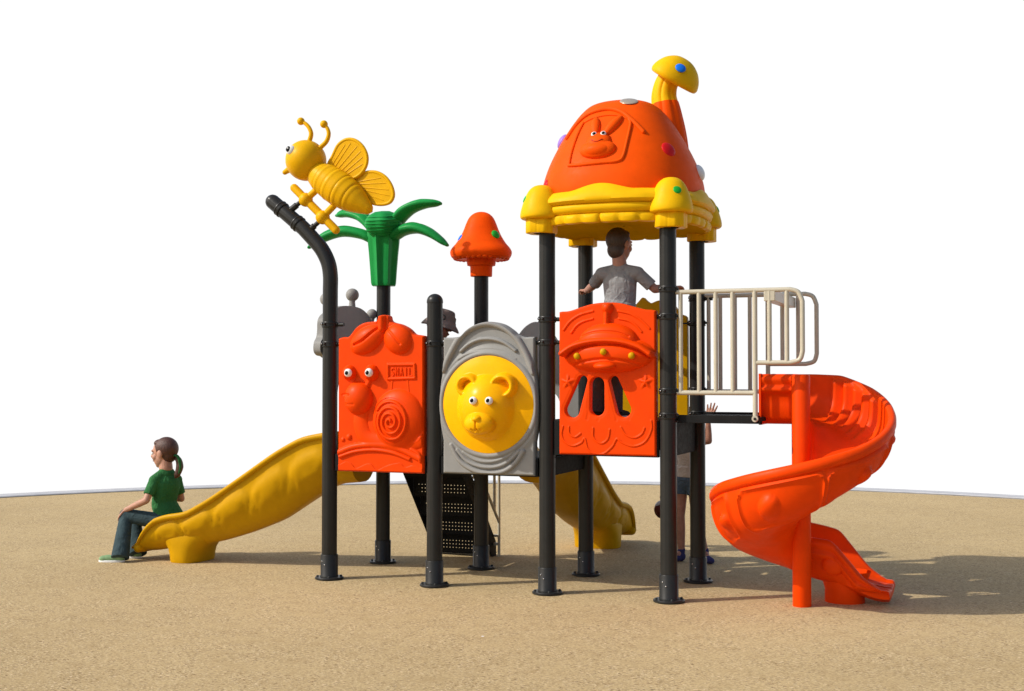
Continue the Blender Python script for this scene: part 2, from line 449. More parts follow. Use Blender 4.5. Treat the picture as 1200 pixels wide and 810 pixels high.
# ---- bear panel
bear_top = top_from([(1.105, 2.070)] + cr([(1.141, 2.069), (1.202, 2.071), (1.259, 2.084), (1.322, 2.139), (1.398, 2.178), (1.506, 2.196), (1.624, 2.176), (1.708, 2.128), (1.765, 2.082), (1.824, 2.065), (1.866, 2.067)], 6) + [(1.895, 2.066)])
BCX, BCZ, BRR = 1.512, 1.518, .405
def bear_bulge(Z): 
    t = np.clip(1 - ((Z - BCZ) / .30) ** 2, 0, 1); return .033 * t
def bear_h(X, Z):
    H = np.zeros_like(X)
    d = np.hypot(X - BCX, Z - BCZ)
    H = np.maximum(H, .035 * np.sqrt(np.maximum(0, 1 - ((d - .418) / .026) ** 2)))
    H = smax(H, .018 * np.clip((.5 - d) / .04, 0, 1) * (np.abs(Z - BCZ) < .5), .01)
    for w, h, pts in ((.030, .038, [(1.110, 1.800), (1.158, 1.911), (1.250, 2.060), (1.366, 2.149), (1.506, 2.180), (1.645, 2.144), (1.751, 2.064), (1.835, 1.936), (1.904, 1.779)]),
                      (.018, .03, [(1.268, 1.956), (1.344, 2.015), (1.441, 2.050), (1.549, 2.051), (1.655, 2.020), (1.749, 1.956)]),
                      (.018, .025, [(1.246, 1.890), (1.344, 1.935), (1.506, 1.954), (1.655, 1.933), (1.751, 1.887)]),
                      (.022, .03, [(1.181, 1.180), (1.258, 1.052), (1.388, 0.976), (1.528, 0.956), (1.656, 0.981), (1.751, 1.050), (1.814, 1.143)]),
                      (.018, .028, [(1.236, 1.141), (1.323, 1.053), (1.442, 1.011), (1.571, 1.010), (1.687, 1.056), (1.782, 1.143)]),
                      (.016, .024, [(1.291, 1.126), (1.399, 1.065), (1.528, 1.052), (1.656, 1.087), (1.740, 1.142)])):
        H = smax(H, ridge(X, Z, cr(pts, 8), w, h), .006)
    return H
bp = relief('bear_panel', GREY, PLAY, 1.100, 1.910, .945, bear_top, bear_h, bulge=bear_bulge, nx=230, nz=340, label='grey panel with a round yellow bear face window')
def bear_disc():
    nr, na = 130, 260; r = np.linspace(0.0005, 1, nr) ** .9 * BRR * .985; a = np.linspace(0, 2 * PI, na, endpoint=False)
    R, A = np.meshgrid(r, a, indexing='ij'); X = BCX + R * np.cos(A); Z = BCZ + R * np.sin(A)
    H = .075 * np.maximum(0, 1 - (R / BRR) ** 2) ** .6
    hd = dome(X, Z, (1.512, 1.492), .258, .278, .215, .55); H = smax(H, hd, .035)
    H = smax(H, .03 + dome(X, Z, (1.512, 1.43), .27, .22, .18, .6) , .03) if False else H
    for cx_, cz_, rr_ in ((1.362, 1.672, .070), (1.672, 1.668, .078)):
        dd = np.hypot((X - cx_) * .92, Z - cz_); H = smax(H, .045 + .085 * np.sqrt(np.maximum(0, 1 - ((dd - rr_) / .030) ** 2)) - .045 * (np.abs(dd - rr_) >= .030), .010)
    H = smax(H, .175 + dome(X, Z, (1.508, 1.368), .132, .092, .098, .5) - .175 * (((X - 1.508) / .132) ** 2 + ((Z - 1.368) / .092) ** 2 >= 1), .03)
    H = smax(H, .24 + dome(X, Z, (1.512, 1.408), .042, .030, .05, .5) - .24 * (((X - 1.512) / .042) ** 2 + ((Z - 1.408) / .030) ** 2 >= 1), .012)
    H += groove(X, Z, [(1.51, 1.385), (1.51, 1.325)], .006, .014)
    H += groove(X, Z, cr([(1.470, 1.322), (1.490, 1.308), (1.51, 1.325), (1.53, 1.308), (1.550, 1.322)], 5), .007, .014)
    P = np.stack([X, -.06 - H, Z], -1)
    m = MB(); m.grid(P.tolist(), cv=True)
    rim = [[(BCX + BRR * .985 * math.cos(t), y, BCZ + BRR * .985 * math.sin(t)) for t in a] for y in (-.06, -.03)]
    m.grid(rim, cv=True)
    return m.build('bear_face', AMBER, bp, angle=70, label='glossy yellow domed bear face'), H
bface, _ = bear_disc()
for px_ in (1.466, 1.604):
    e = eye(bface, (px_, -.06 - .214, 1.552), .033, (-.02, -1, .12), (-.05, 0))

# ---- flying saucer panel
ufo_top = top_from([(2.110, 2.260)] + cr([(2.138, 2.266), (2.204, 2.270), (2.306, 2.299), (2.407, 2.324), (2.517, 2.331), (2.626, 2.323), (2.725, 2.296), (2.822, 2.271), (2.881, 2.266)], 6) + [(2.916, 2.258)])
holes = [((2.316, 1.714), (2.230, 1.479), .040, .062), ((2.438, 1.684), (2.437, 1.495), .058, .060), ((2.574, 1.711), (2.653, 1.487), .040, .062)]
def ufo_hole(X, Z):
    S = np.full(X.shape, 9.0)
    for a, b, ra, rb in holes: S = np.minimum(S, sd_caps(X, Z, a, b, ra, rb))
    return S
def ufo_h(X, Z):
    H = np.zeros_like(X)
    cx_ = (2.534, 1.921)[0]; zr = (2.534, 1.968)[1]
    # lower bowl and upper cabin
    lens = dome(X, Z, (cx_, (2.534, 1.921)[1]), .375, .150, .125, .6); H = smax(H, lens, .012)
    H = smax(H, dome(X, Z, (cx_, (2.532, 2.012)[1]), .245, .155, .115, .42) * (Z > (2.531, 1.993)[1]), .008)
    arc = cr([(2.175, 1.927), (2.268, 1.984), (2.398, 2.017), (2.538, 2.027), (2.675, 2.014), (2.802, 1.975), (2.891, 1.918)], 8)
    H = smax(H, .085 + ridge(X, Z, arc, .026, .05) - .085 * (sd_line(X, Z, arc) >= .026), .006)
    H += groove(X, Z, cr([(2.191, 1.900), (2.268, 1.951), (2.398, 1.986), (2.538, 1.996), (2.675, 1.984), (2.802, 1.947), (2.879, 1.896)], 8), .012, .022)
    H += groove(X, Z, cr([(2.264, 1.836), (2.365, 1.864), (2.534, 1.883), (2.701, 1.863), (2.799, 1.834)], 8), .010, .014)
    H = smax(H, .09 + dome(X, Z, (2.528, 1.825), .09, .034, .06) - .09 * (((X - (2.528, 1.825)[0]) / .09) ** 2 + ((Z - (2.528, 1.825)[1]) / .034) ** 2 >= 1), .008)
    H += groove(X, Z, cr([(2.326, 2.062), (2.426, 2.091), (2.526, 2.098), (2.635, 2.087), (2.714, 2.057)], 6), .008, .010)
    # antenna
    H = smax(H, ridge(X, Z, [(2.523, 2.266), (2.518, 2.161)], .028, .045), .01); H = np.maximum(H, dome(X, Z, (2.528, 2.287), .048, .048, .06))
    # sweeping lines
    for pts in ([(2.159, 2.118), (2.214, 2.185), (2.295, 2.236), (2.405, 2.264)], [(2.224, 2.094), (2.269, 2.151), (2.330, 2.185), (2.404, 2.203)], [(2.616, 2.260), (2.715, 2.235), (2.799, 2.185), (2.867, 2.119)], [(2.622, 2.199), (2.695, 2.183), (2.754, 2.148), (2.802, 2.094)]):
        H = np.maximum(H, ridge(X, Z, cr(pts, 8), .011, .014))
    # beam panel around the holes
    S = ufo_hole(X, Z)
    H -= .020 * np.exp(-(np.maximum(S, 0) / .014) ** 2)
    for pts in ([(2.415, 1.654), (2.355, 1.408)], [(2.442, 1.673), (2.445, 1.402)], [(2.589, 1.674), (2.596, 1.404)], [(2.617, 1.674), (2.699, 1.409)]):
        H += groove(X, Z, pts, .007, .010)
    # stars
    for c in ((2.195, 1.702), (2.834, 1.703)):
        for k in range(5):
            a = PI / 2 + k * 2 * PI / 5; L = .062
            H = smax(H, ridge(X, Z, [c, (c[0] + L * .5 * math.cos(a), c[1] + L * .5 * math.sin(a)), (c[0] + L * math.cos(a), c[1] + L * math.sin(a))], .015, .02) * np.clip(1.25 - np.hypot(X - c[0], Z - c[1]) / L, 0, 1), .004)
    # clouds
    for pts in ([(2.152, 1.348), (2.141, 1.286), (2.166, 1.229), (2.233, 1.195), (2.304, 1.220), (2.336, 1.255), (2.360, 1.175), (2.425, 1.130), (2.494, 1.139), (2.564, 1.198), (2.600, 1.256), (2.653, 1.223), (2.741, 1.202), (2.829, 1.241), (2.878, 1.332), (2.878, 1.402)],
                [(2.203, 1.345), (2.207, 1.291), (2.253, 1.265), (2.300, 1.293)], [(2.405, 1.338), (2.409, 1.262), (2.469, 1.219), (2.525, 1.254), (2.541, 1.327)], [(2.634, 1.347), (2.673, 1.291), (2.741, 1.268), (2.800, 1.297), (2.824, 1.344)]):
        H = np.maximum(H, ridge(X, Z, cr(pts, 8), .010, .013))
    return H
up_ = relief('flying_saucer_panel', ORANGE, PLAY, 2.118, 2.915, 1.125, ufo_top, ufo_h, hole=ufo_hole, nx=260, nz=380, label='orange panel with a raised flying saucer over three slots')
for c, h in (((2.303, 1.906), .100), ((2.530, 1.938), .135), ((2.750, 1.907), .105)):
    m = MB(); m.ball((c[0], -.05 - h, c[1]), (.027, .022, .027)); m.build('light_knob', YELLOW, up_)

# ---- grey arched entry panels of the two straight slides
def hood(origin, ax, label, narrow=False):
    zb = 1.10 if narrow else .95
    """Arched panel in its own plane: ax = along-panel direction, thickness across it."""
    ax = Vector(ax); nr = Vector((ax.y, -ax.x, 0)); O = Vector(origin)
    out = cr([(-.38, zb), (-.38, 1.3), (-.38, 1.84), (-.41, 1.915), (-.50, 1.932), (-.545, 1.97), (-.54, 2.04), (-.50, 2.09), (-.485, 2.15), (-.475, 2.24), (-.40, 2.30), (-.2, 2.37), (0, 2.385), (.2, 2.37), (.36, 2.30), (.46, 2.18), (.49, 2.06), (.525, 2.0), (.53, 1.94), (.44, 1.90), (.42, 1.84), (.42, 1.3), (.42, zb)], 5)
    inn = cr([(-.25, zb), (-.25, 1.3), (-.25, 1.55), (-.19, 1.72), (0, 1.80), (.19, 1.72), (.25, 1.55), (.25, 1.3), (.25, zb)], 10)
    if narrow: out = cr([(-.43, zb), (-.43, 1.3), (-.43, 1.9), (-.42, 2.02), (-.33, 2.08), (-.25, 2.13), (-.165, 2.255), (-.09, 2.335), (0, 2.372), (.09, 2.335), (.165, 2.255), (.25, 2.13), (.33, 2.08), (.42, 2.02), (.43, 1.9), (.43, 1.3), (.43, zb)], 5)
    loop = out + inn[::-1]; n = len(loop); m = MB()
    m.add([O + ax * p[0] + nr * d + Vector((0, 0, p[1])) for d in (-.035, .035) for p in loop],
          [tuple(range(n)), tuple(range(2 * n - 1, n - 1, -1))] + [(j, j + n, (j + 1) % n + n, (j + 1) % n) for j in range(n)])
    o = m.build('slide_entry_panel', GREY, PLAY, bevel=.014, label=label)
    return o
h1 = hood((-.105, .5, 0), (0, 1, 0), 'grey arched slide entry panel topped with round knobs')
for t, zb, r in ((-.36, 2.31, .058), (.08, 2.375, .06), (.44, 2.22, .05)):
    m = MB(); c = Vector((-.105, .5 + t, zb)); d = Vector((0, t * .55, 1)).normalized()
    m.lathe([(.036, -.02), (.030, .03), (.027, .055), (.03, .07)], c, 20, d); m.ball(c + d * .118, r)
    m.build('knob', GREY, h1)
h2 = hood((1.5, 1.10, -.13), (1, 0, 0), 'grey arched slide entry panel behind the bear panel', True)

# yellow entry panel at the rear of the upper deck
m = MB()
pts = cr([(2.12, 1.36), (2.12, 1.8), (2.122, 2.19), (2.135, 2.25), (2.18, 2.275), (2.24, 2.33), (2.31, 2.36), (2.39, 2.36), (2.45, 2.365), (2.485, 2.395), (2.525, 2.432), (2.565, 2.40), (2.60, 2.382), (2.66, 2.402), (2.73, 2.40), (2.80, 2.362), (2.86, 2.285), (2.905, 2.262), (2.918, 2.20), (2.92, 1.8), (2.92, 1.36)], 6)
k = len(pts)
m.add([(x, .985, z) for x, z in pts] + [(x, 1.045, z) for x, z in pts], [tuple(range(k)), tuple(range(2 * k - 1, k - 1, -1))] + [(j, j + k, (j + 1) % k + k, (j + 1) % k) for j in range(k)])
yp = m.build('entry_panel', YELLOW, PLAY, bevel=.012, label='yellow panel with scalloped top at the rear of the upper deck')

# ---- handrails by the spiral slide
def handrail(y, x0, label, xe, ztop, lower, mainx, upper):
    r = .0185; zt = ztop
    m = MB()
    xs = xe - .075
    loop = [(x0, y, zt), (xe - .12, y, zt)] + cr([(xe - .09, y, zt), (xe - .03, y, zt - .022), (xe, y, zt - .09)], 5) + [(xe, y, 1.95)] + cr([(xe, y, 1.935), (xe - .022, y, 1.872), (xe - .09, y, 1.850)], 5) + [(mainx + .01, y, 1.85)]
    m.tube(loop, r, 14, up=(0, 1, 0))
    m.tube([(x0, y, 1.62), (mainx, y, 1.62)], r, 14)
    m.tube([(mainx, y, zt), (mainx, y, 1.43)], r * 1.05, 14)
    for x in lower: m.tube([(x, y, zt), (x, y, 1.62)], r * .95, 12)
    for x in upper: m.tube([(x, y, zt), (x, y, 1.85)], r * .95, 12)
    m.lathe([(.001, -.012), (.024, -.012), (.026, 0), (.024, .012), (.001, .012)], (mainx, y - .012, 1.425), 18, (0, -1, 0))
    m.cur = 1; m.lathe([(.001, .014), (.009, .012), (.011, .004), (.011, 0)], (mainx, y - .022, 1.425), 10, (0, -1, 0))
    o = m.build('handrail', [RAIL, BLACK], PLAY, label=label)
    return o
hr = handrail(.0, 3.06, 'near beige tubular handrail beside the spiral slide entry', 4.03, 2.40, (3.10, 3.245, 3.375, 3.505), 3.675, (3.785, 3.915))
handrail(1.0, 3.06, 'far beige tubular handrail beside the spiral slide entry', 4.0, 2.43, (3.10, 3.20, 3.325, 3.45), 3.60, (3.72, 3.85))
m = MB(); m.box((3.745, -.015, 2.315), (3.83, 1.015, 2.40)); m.build('handrail_crossbar', RAIL, PLAY, bevel=.006)

# ---- straight yellow slides: local frame, +X away from the deck, Y across, Z up
def slide_mesh(name, place, label):
    d_ = [-.06, 0, .2, .43, .7, 1.06, 1.38, 1.66, 1.9, 2.02, 2.10, 2.17, 2.205, 2.225]
    rim = [1.265, 1.268, 1.25, 1.205, 1.065, .835, .635, .485, .455, .405, .345, .262, .20, .155]
    dd = [-.06, .19, .48, .76, 1.1, 1.45, 1.75, 1.97, 2.15, 2.262]
    bot = [.80, .775, .60, .425, .295, .19, .14, .108, .080, .075]
    fl_d = [-.06, .1, .4, .75, 1.1, 1.45, 1.75, 2.0, 2.15, 2.262]
    flo = [1.06, 1.04, .90, .66, .44, .29, .225, .20, .175, .150]
    ds = np.concatenate([np.linspace(-.06, 2.0, 130), np.linspace(2.01, 2.225, 30)])
    def sm(xs, ys):
        # smooth interpolation by repeated averaging of a dense linear interpolant
        q = np.interp(ds, xs, ys)
        for _ in range(30): q[1:-1] = .25 * q[:-2] + .5 * q[1:-1] + .25 * q[2:]
        return q
    RZ, BZ, FZ = sm(d_, rim), sm(dd, bot), sm(fl_d, flo)
    FZ = np.minimum(FZ, RZ - .004); BZ = np.minimum(BZ, FZ - .012)
    W = .275
    rows = []
    for i, d in enumerate(ds):
        rz, bz, fz = RZ[i], BZ[i], FZ[i]
        e = max(0.0, (d - 2.02) / (2.262 - 2.02)); w = W * (1 - .10 * e * e)
        sec = []
        # half sections from the centre of the floor up over the rim and down to the belly centre
        hw = rz - fz; ho = rz - bz
        inner = [(0, fz), (.10, fz + .002), (.17, fz + .012 * min(1, hw * 6)), (.212, fz + .12 * hw), (.232, fz + .40 * hw), (.240, fz + .75 * hw), (.243, rz - .016 * min(1, hw * 12))]
        rimp = [(.250, rz - .004), (.262, rz), (.282, rz - .001), (.296, rz - .012), (.300, rz - .028 * min(1, ho * 6)), (.294, rz - .046 * min(1, ho * 5)), (.278, rz - .056 * min(1, ho * 5)), (.266, rz - .058 * min(1, ho * 5))]
        outer = []
        for t, y0 in ((.17, .264), (.23, .262), (.30, .262), (.38, .262), (.46, .258), (.54, .250), (.62, .238), (.70, .222), (.78, .202), (.86, .176), (.93, .14), (.98, .095), (1, .05), (1, 0)):
            outer.append((y0, rz - t * ho))
        half = [(y * w / .275, z) for y, z in inner + rimp + outer]
        sec = half + [(-y, z) for y, z in half[-2:0:-1]]
        rows.append([(d, y, z) for y, z in sec])
    A = np.array(rows)
    # raised leaf pattern on the outer walls
    nin = 13
    D, Y, Z = A[..., 0], A[..., 1], A[..., 2]
    T = (RZ[:, None] - Z) / np.maximum(.02, (RZ - BZ))[:, None]
    isout = np.zeros(A.shape[:2], bool); isout[:, nin:A.shape[1] - nin + 1] = True
    B = np.zeros_like(D)
    for c, t, rd, rt, h in ((.36, .50, .21, .25, .024), (.76, .47, .20, .25, .026), (1.16, .45, .20, .25, .026), (1.54, .44, .18, .27, .022), (1.86, .5, .15, .3, .014)):
        u, v = (D - c) / rd, (T - t) / rt
        uu, vv = u * .82 + v * .57, -u * .57 + v * .82
        B = np.maximum(B, h * np.maximum(0, 1 - uu ** 2 - vv ** 2) ** .5)
        B = np.maximum(B, .5 * h * np.maximum(0, 1 - ((u - .7) / .5) ** 2 - ((v - .75) / .5) ** 2) ** .5)
        B -= .018 * np.exp(-((u + .95 + .35 * v) / .09) ** 2) * (np.abs(v) < 1.1); B -= .012 * np.exp(-((v - .15 - .5 * u * u) / .08) ** 2) * (np.abs(u) < .75)
    fade = np.clip((T - .16) / .08, 0, 1) * np.clip((.92 - T) / .15, 0, 1)
    A[..., 1] += np.sign(Y) * B * fade * isout
    m = MB(); m.grid(A.tolist(), cv=True)
    n = A.shape[1]; m.f.append(tuple(range(n))); m.m.append(0); b = (A.shape[0] - 1) * n
    # rounded nose
    ctr = Vector((2.225, 0, (RZ[-1] + BZ[-1]) / 2)); last = [Vector(p) for p in A[-1]]
    nose = []
    for q in (.2, .42, .62, .8, .92, .98, 1.0):
        nose.append([Vector((2.225 + .045 * math.sqrt(1 - (1 - q) ** 2) , p.y * (1 - .04 * q), ctr.z + (p.z - ctr.z) * math.sqrt(max(0, 1 - q * q)))) for p in last])
    m.grid([last] + nose, cv=True)
    # two flared feet
    # lip bar across the end
    yy = np.linspace(-.232, .232, 40)
    m.tube([(2.222, y, .128) for y in yy], [.056 * (1 - .10 * abs(y / .232) ** 3) for y in yy], 24, 'round', ell=(1.0, .85), up=(0, 0, 1))
    m2 = MB(); rws = []
    for z, rx, ry in ((.002, .155, .232), (.02, .160, .236), (.07, .166, .238), (.12, .184, .238), (.16, .215, .238), (.20, .262, .238), (.24, .32, .236), (.28, .38, .230), (.31, .42, .215)):
        row = []
        for t in np.linspace(0, 2 * PI, 64, endpoint=False):
            c, s_ = math.cos(t), math.sin(t); q = (abs(c) ** 2.7 + abs(s_) ** 2.7) ** (-1 / 2.7)
            row.append((1.77 + rx * c * q, ry * s_ * q, z))
        rws.append(row)
    m2.grid(rws, cv=True); m2.f.append(tuple(range(64))); m2.m.append(0)
    o = m.build(name, YELLOW, PLAY, angle=60, label=label); o.location = place[0]; o.rotation_euler = (0, 0, place[1])
    m2.build('foot', YELLOW, o, angle=60)
    return o
SL1 = slide_mesh('straight_slide', ((0, .5, 0), PI), 'yellow straight slide with the girl in green on its lower end')
SL2 = slide_mesh('straight_slide', ((1.545, 1.02, 0), PI / 2), 'yellow straight slide running away behind the posts')

# ---- spiral slide
CX, CY = 3.985, .20
def spiral():
    R0 = .70; L1 = .32; ph = math.radians(360); La = ph * .45; L2 = .57
    n1, n2, n3 = 22, 420, 70
    S = [('a', t) for t in np.linspace(0, 1, n1, endpoint=False)] + [('b', t) for t in np.linspace(0, 1, n2, endpoint=False)] + [('c', t) for t in np.linspace(0, 1, n3)]
    pos, rad, deg = [], [], []
    for k, t in S:
        if k == 'a': pos.append((CX - L1 * (1 - t), CY)); rad.append((0, 1)); deg.append(-20 * (1 - t))
        elif k == 'b':
            a = t * ph; pos.append((CX, CY)); rad.append((math.sin(a), math.cos(a))); deg.append(math.degrees(a))
        else: pos.append((CX + L2 * t, CY)); rad.append((0, 1)); deg.append(360 + 80 * t)
    deg = np.array(deg)
    def sm(xs, ys, it=14):
        q = np.interp(deg, xs, ys)
        for _ in range(it): q[1:-1] = .25 * q[:-2] + .5 * q[1:-1] + .25 * q[2:]
        return q
    RIM = sm([-20, 0, 20, 45, 68, 90, 115, 135, 155, 180, 205, 230, 250, 270, 300, 330, 360, 372, 389, 402, 422, 434, 440], [1.765, 1.765, 1.755, 1.66, 1.55, 1.43, 1.32, 1.24, 1.18, 1.11, 1.04, .965, .895, .825, .73, .63, .56, .545, .515, .40, .225, .165, .140])
    BOT = sm([-20, 0, 30, 60, 90, 135, 180, 225, 270, 310, 340, 360, 390, 415, 430, 440], [1.375, 1.375, 1.31, 1.17, 1.03, .86, .66, .50, .37, .28, .225, .195, .145, .075, .040, .03])
    FLO = sm([-20, 0, 30, 60, 90, 135, 180, 225, 270, 310, 340, 360, 390, 415, 430, 440], [1.42, 1.42, 1.355, 1.22, 1.08, .90, .72, .57, .44, .35, .30, .27, .205, .150, .125, .115])
    INN = sm([-20, 0, 20, 45, 300, 345, 360, 389, 402, 422, 434, 440], [1.765, 1.765, 1.66, 1.45, .50, .50, .515, .49, .385, .215, .16, .138])
    RIN = sm([-20, 0, 25, 60, 300, 340, 365, 440], [.085, .085, .07, .05, .05, .10, .13, .14], 20)
    ROUT = sm([-20, 0, 40, 300, 365, 440], [.69, .685, .668, .662, .65, .645])
    # between the free ends the inner edge just meets the column at floor level
    mid = np.clip((deg - 15) / 30, 0, 1) * np.clip((345 - deg) / 30, 0, 1)
    INN = INN * (1 - mid) + (FLO + .10) * mid
    rows = []; NIN = None
    for i in range(len(S)):
        rim, bot, flo, inn, ri, ro = RIM[i], BOT[i], FLO[i], INN[i], RIN[i], ROUT[i]
        hw, hi, ho = max(.004, rim - flo), max(.004, inn - flo), max(.02, rim - bot)
        k = min(1, hw * 8); ki = min(1, hi * 8)
        pr = [(ri + .020, inn - .006 * ki), (ri + .032, inn - .02 * ki), (ri + .04, flo + .5 * hi), (ri + .06, flo + .18 * hi), (ri + .10, flo + .03 * hi)]
        for t in np.linspace(.25, .62, 5): pr.append((ri + (ro - ri) * t, flo))
        for a in np.linspace(.12, 1, 8):
            an = a * PI / 2; pr.append((ro - .26 + .222 * math.sin(an), flo + (1 - math.cos(an)) * min(.22, hw * .7)))
        for t in np.linspace(.3, 1, 12):
            z0 = flo + min(.22, hw * .7); pr.append((ro - .036 + .004 * t, z0 + (rim - .016 * k - z0) * t))
        nin = len(pr)
        pr += [(ro - .020, rim - .004 * k), (ro - .004, rim), (ro + .012, rim - .003 * k), (ro + .022, rim - .014 * k), (ro + .030, rim - .034 * k), (ro + .030, rim - .056 * k), (ro + .020, rim - .078 * k), (ro + .002, rim - .088 * k)]
        nout = len(pr)
        zb0 = rim - min(.088 * k, .5 * ho); rb0 = ri + .14
        for a in np.linspace(.05, 1, 25):
            an = a * PI / 2; pr.append((rb0 + (ro + .002 - rb0) * max(0, math.cos(an)) ** .55, bot + (zb0 - bot) * (1 - math.sin(an) ** 1.05)))
        for t in (.8, .6, .4): pr.append((ri + .05 + .09 * t, bot))
        pr += [(ri + .05, bot + .02), (ri + .015, bot + .10 * (inn - bot) + .02), (ri + .014, bot + .4 * (inn - bot)), (ri + .012, inn - .165 * ki), (ri - .008, inn - .145 * ki), (ri - .024, inn - .13 * ki), (ri - .026, inn - .112 * ki), (ri - .012, inn - .095 * ki), (ri - .010, inn - .075 * ki), (ri - .024, inn - .06 * ki), (ri - .026, inn - .03 * ki), (ri - .004, inn - .004 * ki), (ri + .006, inn)]
        rows.append(pr)
    A = np.array(rows); n = A.shape[1]
    R, Z = A[..., 0].copy(), A[..., 1].copy(); DG = np.repeat(deg[:, None], n, 1)
    J = np.arange(n)[None, :].repeat(len(S), 0)
    inner = (J >= 6) & (J < nin); outer = (J >= nout) & (J < nout + 26)
    # ribs inside the top of the curve
    rib = np.zeros_like(R)
    for c in (16, 25, 34, 43, 52):
        q = (DG - c) / 9.0; rib = np.maximum(rib, np.clip(np.minimum((q + .16) / .16, (.80 - q) / .55), 0, 1))
    hw = (RIM - FLO)[:, None]; tt = (Z - FLO[:, None]) / hw
    R -= inner * rib * .042 * np.clip((tt + .02) / .10, 0, 1) * np.clip((.93 - tt) / .08, 0, 1)
    # raised frames with round bosses on the outer wall
    tz = (RIM[:, None] - Z)
    B = np.zeros_like(R)
    for dc, zc, hw_, hh, bc, bz, br in ((186, .27, 29, .135, 193, .28, .090), (240, .27, 15, .145, 234, .30, .062), (130, .25, 26, .115, 126, .25, .06), (80, .22, 18, .10, 80, .22, .05)):
        u = np.maximum(np.abs(DG - dc) - hw_ + 6, 0) * .0122; v = np.maximum(np.abs(tz - zc) - hh + .05, 0)
        q = np.hypot(u, v) - .06
        B = np.maximum(B, .022 * np.exp(-((q - .006) / .016) ** 2))
        B -= .018 * np.exp(-((q + .022) / .014) ** 2)
        uu = (DG - bc) * .0122 / br; vv = (tz - bz) / br
        B = np.maximum(B, .048 * np.maximum(0, 1 - uu ** 2 - vv ** 2) ** .6)
    R += outer * B
    # lip ribs at the exit floor
    ex = np.clip((DG - 428) / 6, 0, 1) * (J < nin)
    Z += ex * .010 * np.cos(R * 2 * PI / .055)
    P = []
    for i in range(len(S)):
        P.append([(pos[i][0] + rad[i][0] * R[i, j], pos[i][1] + rad[i][1] * R[i, j], Z[i, j]) for j in range(n)])
    m = MB(); m.grid(P, cv=True)
    m.f.append(tuple(range(n))); m.m.append(0)
    last = [Vector(p) for p in P[-1]]; cz = (RIM[-1] + BOT[-1]) / 2; nose = []
    for q in (.3, .55, .8, .95, 1.0): nose.append([Vector((p.x + .060 * math.sqrt(1 - (1 - q) ** 2), p.y, cz + (p.z - cz) * math.sqrt(1 - q * q))) for p in last])
    m.grid([last] + nose, cv=True)
    yy = np.linspace(CY + .19, CY + .605, 90)
    for px_, pz_ in ((4.20, .30),): m.ball((px_, CY + .135, pz_), (.085, .03, .075), 24, 14)
    o = m.build('spiral_slide', ORANGE, PLAY, angle=55, label='orange spiral slide curling round a column')
    c = MB(); c.lathe([(.001, .0), (.068, .0), (.07, .004), (.07, 1.745), (.064, 1.76), (.001, 1.762)], (CX, CY, 0), 48); c.build('column', ORANGE, o)
    f = MB(); rws = []
    for z, rx, ry in ((.0, .150, .14), (.02, .152, .142), (.10, .150, .145), (.15, .165, .15), (.24, .20, .16)):
        rws.append([(4.265 + rx * math.cos(t), .52 + ry * math.sin(t), z) for t in np.linspace(0, 2 * PI, 40, endpoint=False)])
    f.grid(rws, cv=True); f.f.append(tuple(range(40))); f.m.append(0); f.build('foot', ORANGE, o)
    e = MB(); e.box((3.655, .255, 1.37), (3.672, .94, 1.42)); e.box((3.655, .255, 1.37), (3.672, .30, 1.768)); e.box((3.655, .885, 1.37), (3.672, .94, 1.768)); e.build('entry_flange', ORANGE, o)
    return o
spiral()

# ---- stairs with perforated plates at the rear of the snail deck
def stairs():
    m = MB(); st = []
    for x in (.2, .8):
        m.add([(x - .006, 1.03, 1.06), (x - .006, 1.03, .84), (x - .006, 1.74, 0), (x - .006, 1.84, 0), (x - .006, 1.84, .13), (x + .006, 1.03, 1.06), (x + .006, 1.03, .84), (x + .006, 1.74, 0), (x + .006, 1.84, 0), (x + .006, 1.84, .13)],
              [(0, 1, 2, 3, 4), (9, 8, 7, 6, 5), (0, 5, 6, 1), (1, 6, 7, 2), (2, 7, 8, 3), (3, 8, 9, 4), (4, 9, 5, 0)])
    m.box((.20, 1.74, .02), (.80, 1.755, .06)); m.box((.20, 1.04, .86), (.80, 1.055, .92))
    o = m.build('stairs', BLACKM, PLAY, smooth=False, label='black steel stairs with perforated steps at the rear')
    for k in range(5):
        y = 1.06 + .165 * k; zt = 1.0 - .195 * k; zb = zt - .195
        s = MB()
        # riser with punched holes: a grid whose hole cells are left out
        nx, nzr = 33, 7; xs = np.linspace(.207, .793, nx * 2 + 2); zs = [zt - .001]
        z0 = zb + .045; hz = [z0 + .034 * q for q in range(3)]
        zz = [zb]
        for h in hz: zz += [h, h + .0075]
        zz += [zt]
        xx = [.207]
        for q in range(15): c = .265 + .0335 * q; xx += [c - .0038, c + .0038]
        xx += [.793]
        fs = []
        for a in range(len(xx) - 1):
            for b in range(len(zz) - 1):
                if a % 2 == 1 and b % 2 == 1: continue
                s.add([(xx[a], y, zz[b]), (xx[a + 1], y, zz[b]), (xx[a + 1], y, zz[b + 1]), (xx[a], y, zz[b + 1])], [(0, 1, 2, 3)])
        s.box((.207, y, zb - .004), (.793, y + .165, zb + .004))
        s.build('step', BLACKM, o, smooth=False, fix=False)
    r = MB()
    for pth in ([(.86, 1.16, 1.95), (.86, 1.16, .80)], [(.86, 1.78, 1.25), (.86, 1.78, .0)], [(.86, 1.16, 1.95), (.86, 1.78, 1.25)], [(.86, 1.16, .98), (.86, 1.78, .33)], [(.86, 1.47, 1.6), (.86, 1.47, .62)], [(.86, 1.66, 1.4), (.86, 1.66, .45)]):
        r.tube(pth, .014, 12)
    for z in (.20, .12): r.box((.808, 1.765, z - .012), (.86, 1.795, z + .012))
    r.build('stair_rail', RAIL, o)
stairs()

